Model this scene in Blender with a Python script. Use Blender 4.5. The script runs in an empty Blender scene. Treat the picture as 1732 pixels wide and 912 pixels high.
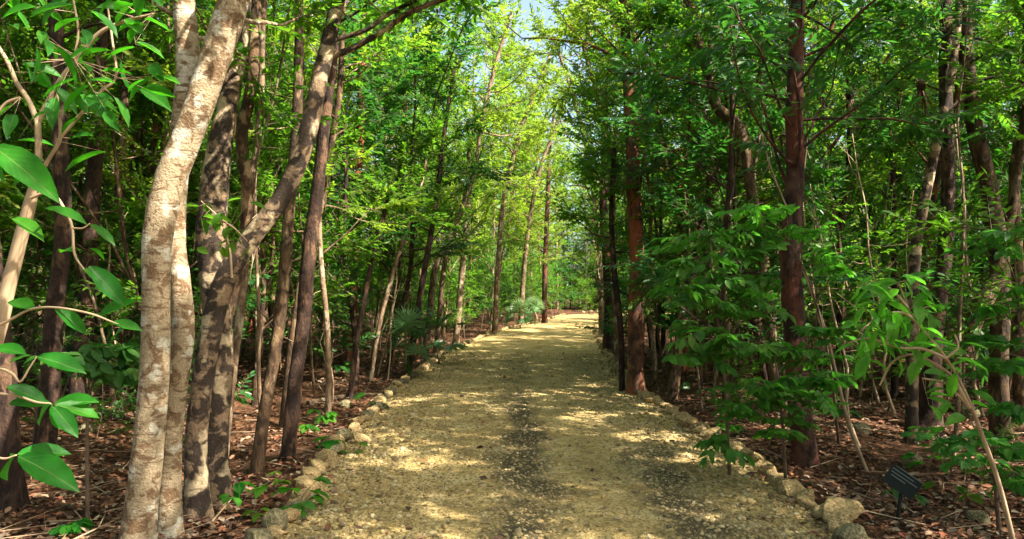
import bpy, math, random
import numpy as np
from mathutils import Vector, Matrix

SC = bpy.context.scene
COL = SC.collection
R = math.radians

# ------------------------------------------------------------------ camera, sky, sun, exposure
EYE, FOC, PITCH = 1.6, 1251.0, R(1.42)
cam_d = bpy.data.cameras.new('camera'); cam = bpy.data.objects.new('camera', cam_d); COL.objects.link(cam)
cam.location = (0, 0, EYE); cam.rotation_euler = (R(90) + PITCH, 0, 0)
cam_d.sensor_width = 36.0; cam_d.lens = 36.0 * FOC / 1732.0
cam_d.clip_start = 0.05; cam_d.clip_end = 3000
SC.camera = cam

SUN_TO = Vector((0.70, -0.36, 0.88)).normalized()
elev = math.asin(SUN_TO.z); azim = math.atan2(SUN_TO.x, SUN_TO.y)
w = bpy.data.worlds.new('World'); SC.world = w; w.use_nodes = True
nt = w.node_tree; bg = nt.nodes['Background']
sky = nt.nodes.new('ShaderNodeTexSky'); sky.sky_type = 'NISHITA'; sky.sun_disc = False
sky.sun_elevation = elev; sky.sun_rotation = azim; sky.dust_density = 4.5; sky.air_density = 1.0
nt.links.new(sky.outputs[0], bg.inputs[0]); bg.inputs[1].default_value = 0.105
sd = bpy.data.lights.new('sun', 'SUN'); sd.energy = 5.0; sd.angle = R(0.55); sd.color = (1.0, 0.94, 0.82)
so = bpy.data.objects.new('sun', sd); COL.objects.link(so)
so.rotation_euler = SUN_TO.to_track_quat('Z', 'Y').to_euler(); so.location = (20, -8, 30)
SC.view_settings.view_transform = 'Standard'; SC.view_settings.look = 'None'
SC.view_settings.exposure = 2.05; SC.view_settings.gamma = 1.0; SC.view_settings.use_curve_mapping = False
cy = SC.cycles
cy.max_bounces = 7; cy.diffuse_bounces = 4; cy.glossy_bounces = 2; cy.transmission_bounces = 5; cy.transparent_max_bounces = 4
cy.use_denoising = True
cy.sample_clamp_indirect = 6.0

# ------------------------------------------------------------------ helpers
def ray(px, py):
    dx = (px - 866) / FOC; dz = -(py - 456) / FOC
    return np.array([dx, math.cos(PITCH) - dz * math.sin(PITCH), math.sin(PITCH) + dz * math.cos(PITCH)])
def at(px, py, Y):
    d = ray(px, py); return np.array([0, 0, EYE]) + d * (Y / d[1])
def gy(py):                                   # distance of a ground point seen at that height of the frame
    d = ray(866, py); return EYE / -d[2] * d[1]
def unit(v):
    v = np.asarray(v, float); return v / np.maximum(np.linalg.norm(v, axis=-1, keepdims=True), 1e-9)

class MB:
    def __init__(s): s.v = []; s.q = []; s.t = []; s.n = 0; s.uv = {}
    def add(s, v, quads=None, tris=None, mat=0, smooth=True, uv=None):
        v = np.asarray(v, float)
        if uv is not None: s.uv[s.n] = uv
        if quads is not None and len(quads): s.q.append((np.asarray(quads) + s.n, mat, smooth))
        if tris is not None and len(tris): s.t.append((np.asarray(tris) + s.n, mat, smooth))
        s.v.append(v); s.n += len(v)
    def arrays(s):
        V = np.concatenate(s.v); idx = []; tot = []; mats = []; sm = []
        for L, k in ((s.q, 4), (s.t, 3)):
            for f, m, smt in L:
                idx.append(f.reshape(-1)); tot.append(np.full(len(f), k)); mats.append(np.full(len(f), m)); sm.append(np.full(len(f), smt))
        return V, np.concatenate(idx), np.concatenate(tot), np.concatenate(mats), np.concatenate(sm)
    def build(s, name, mats, parent=None, org=None):
        V, idx, tot, mi, sm = s.arrays()
        if org is not None: V = V - np.asarray(org)
        me = bpy.data.meshes.new(name)
        me.vertices.add(len(V)); me.vertices.foreach_set('co', V.astype(np.float32).ravel())
        me.loops.add(len(idx)); me.loops.foreach_set('vertex_index', idx.astype(np.int32))
        me.polygons.add(len(tot))
        me.polygons.foreach_set('loop_start', np.concatenate([[0], np.cumsum(tot)[:-1]]).astype(np.int32))
        me.polygons.foreach_set('material_index', mi.astype(np.int32))
        me.polygons.foreach_set('use_smooth', sm.astype(bool))
        if s.uv:
            U = np.zeros((len(V), 3)); U[:, 1] = .3
            for k, u in s.uv.items(): U[k:k + len(u)] = u
            at_ = me.attributes.new('leaf_uv', 'FLOAT_VECTOR', 'POINT'); at_.data.foreach_set('vector', U.astype(np.float32).ravel())
        me.update(calc_edges=True); me.validate()
        for m in (mats if isinstance(mats, (list, tuple)) else [mats]): me.materials.append(m)
        o = bpy.data.objects.new(name, me); COL.objects.link(o)
        if parent is not None: o.parent = parent
        return o

def tag(o, label=None, cat=None, group=None, kind=None):
    if label: o['label'] = label
    if cat: o['category'] = cat
    if group: o['group'] = group
    if kind: o['kind'] = kind
    return o
def empty(name, loc, rz=0):
    o = bpy.data.objects.new(name, None); COL.objects.link(o); o.location = [float(c) for c in loc]
    o.rotation_euler = (0, 0, rz); o.empty_display_size = 0.2
    return o
def dup(root, loc, rz=0.0, sc=1.0, tilt=(0, 0)):
    r = root.copy(); COL.objects.link(r); r.location = [float(c) for c in loc]; r.rotation_euler = (tilt[0], tilt[1], rz)
    r.scale = (sc, sc, sc) if not isinstance(sc, tuple) else sc
    for ch in root.children:
        c = ch.copy(); COL.objects.link(c); c.parent = r
        for g in ch.children:
            d = g.copy(); COL.objects.link(d); d.parent = c
    return r

def smooth_path(pts, n):
    """Catmull-Rom through rows of pts (any columns)."""
    P = np.asarray(pts, float)
    if len(P) < 3:
        t = np.linspace(0, 1, n)[:, None]; return P[0] * (1 - t) + P[-1] * t
    Q = np.vstack([2 * P[0] - P[1], P, 2 * P[-1] - P[-2]])
    t = np.linspace(0, len(P) - 1 - 1e-6, n); i = t.astype(int); f = (t - i)[:, None]
    a, b, c, d = Q[i], Q[i + 1], Q[i + 2], Q[i + 3]
    return 0.5 * (2 * b + (c - a) * f + (2 * a - 5 * b + 4 * c - d) * f ** 2 + (3 * b - a - 3 * c + d) * f ** 3)

def tube(mb, pts, rad, sides=8, mat=0, rng=None, rough=0.0, flare=0.0):
    P = np.asarray(pts, float); rad = np.asarray(rad, float).copy()
    T = unit(np.gradient(P, axis=0)); n = len(P)
    ref = np.array([1.0, 0.13, 0.05]) if abs(T[0][0]) < 0.8 else np.array([0.1, 1.0, 0.07])
    U = np.zeros_like(P); u = ref
    for i in range(n):
        u = u - T[i] * np.dot(u, T[i]); u = u / max(np.linalg.norm(u), 1e-6); U[i] = u
    W = np.cross(T, U); a = np.linspace(0, 2 * np.pi, sides, endpoint=False)
    rr = np.repeat(rad[:, None], sides, 1)
    if rough and rng is not None:
        ph = rng.uniform(0, 6.28, 4); z = np.arange(n)[:, None] / max(n - 1, 1)
        rr = rr * (1 + rough * (np.sin(2 * a[None] + ph[0] + 9 * z) * .6 + np.sin(3 * a[None] + ph[1] - 14 * z) * .5 + np.sin(a[None] + ph[2] + 31 * z) * .45) + rough * .35 * rng.normal(size=(n, sides)))
    if flare:
        s = np.linalg.norm(P - P[0], axis=1)[:, None]; lob = 1 + .35 * np.sin(4 * a[None] + 1.0) + .25 * np.sin(3 * a[None])
        rr = rr * (1 + flare * lob * np.exp(-s / (rad[0] * 1.6)))
    V = P[:, None] + rr[..., None] * (np.cos(a)[None, :, None] * U[:, None] + np.sin(a)[None, :, None] * W[:, None])
    V = V.reshape(-1, 3); j = np.arange(sides); k = (j + 1) % sides
    q = np.concatenate([np.stack([i * sides + j, i * sides + k, (i + 1) * sides + k, (i + 1) * sides + j], 1) for i in range(n - 1)])
    V = np.vstack([V, P[-1:] + T[-1:] * rad[-1] * .6])
    tip = len(V) - 1; t = np.stack([(n - 1) * sides + j, (n - 1) * sides + k, np.full(sides, tip)], 1)
    mb.add(V, q, t, mat)

def twigs(mb, A, B, r, mat=1):
    """thin three sided straight twigs A[i] -> B[i]."""
    A = np.asarray(A); B = np.asarray(B); T = unit(B - A); up = np.where(np.abs(T[:, 2:3]) > .9, [[1., 0, 0]], [[0, 0, 1.]])
    U = unit(np.cross(T, up)); W = np.cross(T, U); n = len(A); vs = []
    for k in range(3):
        c, s_ = math.cos(k * 2.094), math.sin(k * 2.094); off = (U * c + W * s_) * np.reshape(r, (-1, 1))
        vs += [A + off, B + off * .35]
    V = np.stack(vs, 1).reshape(-1, 3); b = (np.arange(n) * 6)[:, None]
    q = np.concatenate([b + np.array([[2 * k, 2 * ((k + 1) % 3), 2 * ((k + 1) % 3) + 1, 2 * k + 1]]) for k in range(3)])
    mb.add(V, q, None, mat)

LEAF_S = (np.array([[0, 0, 0], [.3, .40, .05], [.68, .36, .03], [1, 0, -.05], [.68, -.36, .03], [.3, -.40, .05]]), np.array([[0, 3, 2, 1], [0, 5, 4, 3]]), None)
_u = [0, .1, .3, .52, .75, .9, 1]; _w = [0, .2, .42, .5, .36, .17, 0]
def _leaf_l():
    V = []; bend = lambda u: -.22 * u * u
    for u in _u: V.append((u, 0, bend(u)))
    for s in (1, -1):
        for u, x in list(zip(_u, _w))[1:-1]: V.append((u, s * x, bend(u) + .22 * x * (1 + .25 * math.sin(9 * u + s))))
    n = 7; L = [n + i for i in range(5)]; Rr = [n + 5 + i for i in range(5)]; q = []; t = []
    for i in range(1, 5):
        q.append((i, i + 1, L[i], L[i - 1])); q.append((i + 1, i, Rr[i - 1], Rr[i]))
    t += [(0, 1, L[0]), (1, 0, Rr[0]), (5, 6, L[4]), (6, 5, Rr[4])]
    return np.array(V), np.array(q), np.array(t)
LEAF_L = _leaf_l()
def leaves(mb, P, D, N, L, Wd, tm=LEAF_S, mat=0):
    D = unit(D); S = unit(np.cross(N, D)); N = np.cross(D, S); V0, q0, t0 = tm; n = len(P); k = len(V0)
    L = np.broadcast_to(np.reshape(L, (-1, 1)), (n, 1)); Wd = np.broadcast_to(np.reshape(Wd, (-1, 1)), (n, 1))
    V = P[:, None] + L[:, None] * (V0[None, :, 0:1] * D[:, None] + V0[None, :, 2:3] * N[:, None]) + Wd[:, None] * V0[None, :, 1:2] * S[:, None]
    b = (np.arange(n) * k)[:, None, None]
    mb.add(V.reshape(-1, 3), (b + q0[None]).reshape(-1, q0.shape[1]), None if t0 is None else (b + t0[None]).reshape(-1, 3), mat, uv=None if t0 is None else np.tile(V0, (n, 1)))

def sprays(mb, rng, A, B, m, L, wr, tm=LEAF_S, droop=.25, mat=0, flat=.35, angle=1.0, tmat=1, tr=.004, tip=True, start=.15):
    """leafy twigs from A[i] to B[i] with m alternate leaves in a roughly level plane."""
    A = np.asarray(A, float); B = np.asarray(B, float); n = len(A); T = unit(B - A)
    twigs(mb, A, B, np.full(n, tr), tmat)
    t = np.linspace(start, .97, m)[None] + rng.uniform(-.03, .03, (n, m))
    P = A[:, None] + (B - A)[:, None] * t[..., None]
    up = unit(np.array([0, 0, 1.]) + rng.normal(0, flat, (n, 3))); S = unit(np.cross(up, T)); sg = np.where(np.arange(m) % 2, 1., -1.)[None, :, None]
    an = angle + rng.normal(0, .22, (n, m, 1)) - .35 * t[..., None]
    D = T[:, None] * np.cos(an) + S[:, None] * sg * np.sin(an) + np.array([0, 0, -1.]) * (droop + rng.normal(0, .18, (n, m, 1)))
    N = up[:, None] + rng.normal(0, flat, (n, m, 3))
    l = L * rng.uniform(.65, 1.25, (n, m)); 
    leaves(mb, P.reshape(-1, 3), D.reshape(-1, 3), N.reshape(-1, 3), l.reshape(-1), l.reshape(-1) * wr * rng.uniform(.85, 1.15, n * m), tm, mat)
    if tip:
        leaves(mb, B, T + rng.normal(0, .15, (n, 3)) + [0, 0, -droop], up + rng.normal(0, flat, (n, 3)), L * 1.1 * np.ones(n), L * wr * np.ones(n), tm, mat)

# ------------------------------------------------------------------ materials
def mat(name):
    m = bpy.data.materials.new(name); m.use_nodes = True; t = m.node_tree; t.nodes.clear()
    return m, t, (lambda k, **kw: _n(t, k, **kw)), t.links.new
def _n(t, k, **kw):
    n = t.nodes.new('ShaderNode' + k)
    for a, v in kw.items():
        if a.startswith('i_'): n.inputs[a[2:].replace('_', ' ')].default_value = v
        else: setattr(n, a, v)
    return n
def ramp(t, stops, interp='LINEAR'):
    n = t.nodes.new('ShaderNodeValToRGB'); e = n.color_ramp.elements; n.color_ramp.interpolation = interp
    while len(e) < len(stops): e.new(.5)
    for i, (p, c) in enumerate(stops): e[i].position = p; e[i].color = (*c, 1) if len(c) == 3 else c
    return n
def mixc(t, fac, a, b, mode='MIX'):
    n = t.nodes.new('ShaderNodeMix'); n.data_type = 'RGBA'; n.blend_type = mode
    for s, v in ((n.inputs[0], fac), (n.inputs[6], a), (n.inputs[7], b)):
        if hasattr(v, 'is_output') : t.links.new(v, s)
        elif isinstance(v, (int, float)): s.default_value = v
        else: s.default_value = (*v, 1)
    return n.outputs[2]

def leaf_mat(name, cols, trans, tfac=.42, rough=.42, spec=.35, veins=False):
    m, t, N, L = mat(name)
    g = N('NewGeometry'); oi = N('ObjectInfo')
    rp = ramp(t, [(i / (len(cols) - 1), c) for i, c in enumerate(cols)]); L(g.outputs['Random Per Island'], rp.inputs[0])
    hs = N('HueSaturation'); L(rp.outputs[0], hs.inputs['Color'])
    mr = N('MapRange'); L(oi.outputs['Random'], mr.inputs[0]); mr.inputs[3].default_value = .72; mr.inputs[4].default_value = 1.3; L(mr.outputs[0], hs.inputs['Value'])
    mh = N('MapRange'); mu = N('Math', operation='MULTIPLY'); fr = N('Math', operation='FRACT'); mu.inputs[1].default_value = 7.31
    L(oi.outputs['Random'], mu.inputs[0]); L(mu.outputs[0], fr.inputs[0]); L(fr.outputs[0], mh.inputs[0]); mh.inputs[3].default_value = .478; mh.inputs[4].default_value = .515; L(mh.outputs[0], hs.inputs['Hue'])
    p = N('BsdfPrincipled'); p.inputs['Roughness'].default_value = rough; p.inputs['Specular IOR Level'].default_value = spec
    col = hs.outputs[0]; tcol = mixc(t, .75, col, trans)
    if veins:                                             # midrib, side veins, blemishes and dry edges of a leaf seen close
        at_ = N('Attribute', attribute_name='leaf_uv'); sp = N('SeparateXYZ'); L(at_.outputs['Vector'], sp.inputs[0])
        def mth(op, a, b=None, c=None):
            q = N('Math', operation=op)
            for i, v in enumerate((a, b, c)):
                if v is None: continue
                if hasattr(v, 'is_output'): L(v, q.inputs[i])
                else: q.inputs[i].default_value = v
            return q.outputs[0]
        av = mth('ABSOLUTE', sp.outputs[1]); saw = mth('FRACT', mth('MULTIPLY_ADD', av, -7.0, mth('MULTIPLY', sp.outputs[0], 9.0)))
        side = mth('LESS_THAN', mth('ABSOLUTE', mth('SUBTRACT', saw, .5)), .07); rib = mth('LESS_THAN', av, .022); vn = mth('MAXIMUM', mth('MULTIPLY', side, .45), rib)
        tcn = N('TexCoord'); n1 = N('TexNoise'); n1.inputs['Scale'].default_value = 45; n1.inputs['Detail'].default_value = 4; L(tcn.outputs['Object'], n1.inputs['Vector'])
        n2 = N('TexNoise'); n2.inputs['Scale'].default_value = 14; n2.inputs['Detail'].default_value = 3; L(tcn.outputs['Object'], n2.inputs['Vector'])
        rv = ramp(t, [(.3, (.6, .65, .6)), (.7, (1.35, 1.3, 1.2))]); L(n2.outputs[0], rv.inputs[0]); col = mixc(t, 1.0, col, rv.outputs[0], 'MULTIPLY'); tcol = mixc(t, 1.0, tcol, rv.outputs[0], 'MULTIPLY')
        col = mixc(t, mth('MULTIPLY', vn, .55), col, (.14, .24, .05)); tcol = mixc(t, mth('MULTIPLY', vn, .5), tcol, (.03, .12, .01))
        spt = ramp(t, [(.70, (0, 0, 0)), (.74, (1, 1, 1))]); L(n1.outputs[0], spt.inputs[0]); col = mixc(t, spt.outputs[0], col, (.12, .075, .02)); tcol = mixc(t, spt.outputs[0], tcol, (.08, .05, .01))
        b = N('Bump'); b.inputs['Strength'].default_value = .35; b.inputs['Distance'].default_value = .004; L(mth('MULTIPLY_ADD', n2.outputs[0], 1.5, mth('MULTIPLY', vn, -1.0)), b.inputs['Height']); L(b.outputs[0], p.inputs['Normal'])
    L(col, p.inputs['Base Color'])
    tr = N('BsdfTranslucent'); L(tcol, tr.inputs[0])
    mx = N('MixShader'); mx.inputs[0].default_value = tfac; L(p.outputs[0], mx.inputs[1]); L(tr.outputs[0], mx.inputs[2])
    o = N('OutputMaterial'); L(mx.outputs[0], o.inputs[0]); return m

def bark_mat(name, base, dark, light, scale=1.0, stripe=None, red=None, bump=.5, patch=(.5, .56), rough=.85, zs=.55, crisp=.08):
    m, t, N, L = mat(name)
    tc = N('TexCoord'); oi = N('ObjectInfo'); mp = N('Mapping'); L(tc.outputs['Object'], mp.inputs[0]); mp.inputs['Scale'].default_value = (1, 1, zs)
    ad = N('VectorMath', operation='ADD'); L(mp.outputs[0], ad.inputs[0]); L(oi.outputs['Random'], ad.inputs[1])
    def noise(sc, det=4, ro=.55, vec=None, dist=0.0):
        n = N('TexNoise'); n.inputs['Scale'].default_value = sc; n.inputs['Detail'].default_value = det; n.inputs['Roughness'].default_value = ro; n.inputs['Distortion'].default_value = dist
        L((vec or ad.outputs[0]), n.inputs['Vector']); return n.outputs[0]
    n1 = noise(7 * scale, 5, .6, dist=.6); r1 = ramp(t, [(patch[0] - crisp, (0, 0, 0)), (patch[1] + .02, (1, 1, 1))]); L(n1, r1.inputs[0])
    c = mixc(t, r1.outputs[0], dark, base)
    n2 = noise(5.3 * scale, 3, .5, dist=.3); r2 = ramp(t, [(.56, (0, 0, 0)), (.63, (1, 1, 1))]); L(n2, r2.inputs[0])
    c = mixc(t, r2.outputs[0], c, light)
    mf = N('Mapping'); L(tc.outputs['Object'], mf.inputs[0])
    if stripe:
        mf.inputs['Scale'].default_value = stripe; n3 = noise(1, 3, .6, mf.outputs[0]); r3 = ramp(t, [(.56, (0, 0, 0)), (.66, (1, 1, 1))]); L(n3, r3.inputs[0])
        c = mixc(t, r3.outputs[0], c, dark)
    if red:
        n4 = noise(3.1 * scale, 4, .6); r4 = ramp(t, [(.5, (0, 0, 0)), (.58, (1, 1, 1))]); L(n4, r4.inputs[0]); c = mixc(t, r4.outputs[0], c, red)
    nf = noise(60, 4, .65); rf = ramp(t, [(.2, (.5, .5, .5)), (.8, (1.25, 1.25, 1.25))]); L(nf, rf.inputs[0])
    c = mixc(t, 1.0, c, rf.outputs[0], 'MULTIPLY')
    hs = N('HueSaturation'); L(c, hs.inputs['Color']); mr = N('MapRange'); L(oi.outputs['Random'], mr.inputs[0]); mr.inputs[3].default_value = .75; mr.inputs[4].default_value = 1.3; L(mr.outputs[0], hs.inputs['Value'])
    p = N('BsdfPrincipled'); p.inputs['Roughness'].default_value = rough; p.inputs['Specular IOR Level'].default_value = .25; L(hs.outputs[0], p.inputs['Base Color'])
    b = N('Bump'); b.inputs['Strength'].default_value = bump; b.inputs['Distance'].default_value = .02
    sm = N('Math', operation='ADD'); L(n1, sm.inputs[0]); L(nf, sm.inputs[1]); L(sm.outputs[0], b.inputs['Height']); L(b.outputs[0], p.inputs['Normal'])
    o = N('OutputMaterial'); L(p.outputs[0], o.inputs[0]); return m

def plain_mat(name, col, rough=.8, var=None, scale=8, bump=0, metal=0, island=None):
    m, t, N, L = mat(name); p = N('BsdfPrincipled'); p.inputs['Roughness'].default_value = rough; p.inputs['Metallic'].default_value = metal
    p.inputs['Specular IOR Level'].default_value = .3
    tc = N('TexCoord'); n = N('TexNoise'); n.inputs['Scale'].default_value = scale; n.inputs['Detail'].default_value = 5; L(tc.outputs['Object'], n.inputs['Vector'])
    if island:
        g = N('NewGeometry'); r = ramp(t, [(i / (len(island) - 1), c) for i, c in enumerate(island)]); L(g.outputs['Random Per Island'], r.inputs[0]); c = r.outputs[0]
        if var is not None:
            rv = ramp(t, [(.3, (.6, .6, .6)), (.7, (1.3, 1.3, 1.3))]); L(n.outputs[0], rv.inputs[0]); c = mixc(t, 1.0, c, rv.outputs[0], 'MULTIPLY')
    else:
        r = ramp(t, [(.35, var if var is not None else col), (.65, col)]); L(n.outputs[0], r.inputs[0]); c = r.outputs[0]
    L(c, p.inputs['Base Color'])
    if bump:
        b = N('Bump'); b.inputs['Strength'].default_value = bump; b.inputs['Distance'].default_value = .03; L(n.outputs[0], b.inputs['Height']); L(b.outputs[0], p.inputs['Normal'])
    o = N('OutputMaterial'); L(p.outputs[0], o.inputs[0]); return m

M = {}
M['leaf_yellow'] = leaf_mat('yellow_green_leaf', [(.09, .165, .012), (.14, .205, .016), (.065, .135, .010), (.20, .225, .02)], (.38, .60, .03), .5, .45, .2)
M['leaf_mid'] = leaf_mat('mid_green_leaf', [(.036, .115, .008), (.075, .155, .010), (.025, .09, .008), (.09, .155, .012)], (.19, .48, .02), .5, .45, .18)
M['leaf_dark'] = leaf_mat('dark_green_leaf', [(.02, .075, .016), (.036, .105, .018), (.015, .06, .014), (.055, .12, .016)], (.08, .34, .03), .40, .36, .3)
M['leaf_bright'] = leaf_mat('bright_green_leaf', [(.022, .125, .008), (.016, .10, .008), (.04, .15, .010)], (.09, .52, .01), .46, .42, .2, True)
M['leaf_layer'] = leaf_mat('layered_green_leaf', [(.03, .13, .018), (.045, .15, .02), (.075, .17, .02)], (.14, .52, .04), .48, .5, .2, True)
M['leaf_lime'] = leaf_mat('lime_green_leaf', [(.05, .21, .02), (.07, .23, .022), (.11, .25, .03)], (.2, .75, .04), .5, .5, .2, True)
M['leaf_palm'] = leaf_mat('palm_leaf', [(.10, .21, .075), (.14, .24, .09)], (.16, .34, .06), .3, .3, .6)
M['leaf_brom'] = leaf_mat('grey_green_strap_leaf', [(.09, .10, .045), (.16, .12, .06), (.06, .09, .03)], (.2, .2, .05), .25)
M['twig'] = plain_mat('twig_bark', (.17, .11, .065), .85, (.08, .05, .03))
M['twig_pale'] = plain_mat('pale_twig_bark', (.42, .30, .18), .8, (.26, .17, .10))
M['bark_pale'] = bark_mat('pale_mottled_bark', (.30, .225, .135), (.15, .09, .046), (.46, .41, .31), 1.4, (6, 6, 38), bump=.7, patch=(.455, .47), zs=1.15, crisp=.015)
M['bark_blotch'] = bark_mat('blotched_grey_bark', (.20, .13, .075), (.035, .023, .015), (.40, .30, .18), 1.1, (5, 5, 16), bump=.6, patch=(.52, .54), zs=.9, crisp=.03)
M['bark_brown'] = bark_mat('brown_bark', (.14, .080, .038), (.042, .024, .013), (.26, .17, .09), 1.6, (14, 14, 3), bump=.7)
M['bark_dark'] = bark_mat('dark_bark', (.065, .034, .021), (.024, .013, .009), (.14, .075, .042), 1.6, (16, 16, 2.5), bump=.8)
M['bark_red'] = bark_mat('peeling_red_bark', (.16, .072, .038), (.055, .026, .017), (.26, .13, .07), 1.3, (9, 9, 5), red=(.27, .075, .03), bump=.5)
M['bark_darkred'] = bark_mat('dark_red_bark', (.065, .028, .018), (.024, .012, .009), (.10, .05, .03), 1.2, (12, 12, 4), red=(.11, .034, .02), bump=.7)
M['bark_grey'] = bark_mat('pale_grey_bark', (.25, .165, .095), (.10, .06, .033), (.38, .29, .19), 1.5, (10, 10, 6), bump=.5)
KB = {'pale': 'bark_pale'}

# ------------------------------------------------------------------ ground, track
EDGE = np.array([[-8, -1.2, 2.1], [0, -1.35, 2.12], [4.7, -1.45, 2.12], [6.6, -1.64, 2.13], [11.6, -1.8, 1.85], [19.4, -1.5, 2.3], [27.4, -.4, 3.0], [37.8, 2.0, 4.5], [44, 3.2, 6.4], [48, 4.2, 9.5]])
def edge_l(y): return np.interp(y, EDGE[:, 0], EDGE[:, 1])
def edge_r(y): return np.interp(y, EDGE[:, 0], EDGE[:, 2])
def off_track(x, y):                           # metres outside the track edge (negative inside)
    x = np.asarray(x, float); y = np.asarray(y, float)
    d = np.maximum(edge_l(y) - x, x - edge_r(y)); d = np.where(y > 48, np.maximum(np.hypot(0, y - 48), 0), d)
    bend = np.where((y > 42) & (x > 6), np.abs(y - (44.5 + .12 * (x - 6))) - 3.2, 99.)
    return np.minimum(d, bend)
def gh(x, y):
    x = np.asarray(x, float); y = np.asarray(y, float)
    n = .07 * np.sin(x * .9 + 1.3 * np.sin(y * .35)) + .06 * np.sin(y * .8 + x * .3) + .035 * np.sin(x * 2.3 + y * 1.7) + .02 * np.sin(5.1 * x - 3.7 * y)
    k = np.clip(off_track(x, y) / 1.2, 0, 1); return k * (n + .05) - .06 * np.clip(1 - off_track(x, y) / .25, 0, 1)

def grid_sheet(xs, ys, hf):
    X, Y = np.meshgrid(xs, ys); V = np.stack([X, Y, hf(X, Y)], -1).reshape(-1, 3); nx, ny = len(xs), len(ys)
    i, j = np.meshgrid(np.arange(nx - 1), np.arange(ny - 1)); a = (j * nx + i).ravel()
    mb = MB(); mb.add(V, np.stack([a, a + 1, a + nx + 1, a + nx], 1)); return mb

def soil_material():
    m, t, N, L = mat('leaf_mould_soil'); p = N('BsdfPrincipled'); p.inputs['Roughness'].default_value = .95; p.inputs['Specular IOR Level'].default_value = .1
    tc = N('TexCoord'); 
    def noise(s, d=5, ro=.6):
        n = N('TexNoise'); n.inputs['Scale'].default_value = s; n.inputs['Detail'].default_value = d; n.inputs['Roughness'].default_value = ro; L(tc.outputs['Object'], n.inputs['Vector']); return n.outputs[0]
    a = ramp(t, [(.3, (.03, .02, .013)), (.5, (.075, .043, .025)), (.68, (.14, .085, .048))]); L(noise(9, 8, .7), a.inputs[0])
    v = N('TexVoronoi'); v.inputs['Scale'].default_value = 17; L(tc.outputs['Object'], v.inputs['Vector'])
    vr = ramp(t, [(0, (.45, .4, .35)), (.5, (1, .85, .75)), (1, (1.5, 1.1, .9))]); L(v.outputs['Color'], vr.inputs[0])
    L(mixc(t, 1.0, a.outputs[0], vr.outputs[0], 'MULTIPLY'), p.inputs['Base Color'])
    b = N('Bump'); b.inputs['Strength'].default_value = .8; b.inputs['Distance'].default_value = .05; L(v.outputs['Distance'], b.inputs['Height']); L(b.outputs[0], p.inputs['Normal'])
    o = N('OutputMaterial'); L(p.outputs[0], o.inputs[0]); return m

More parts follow.
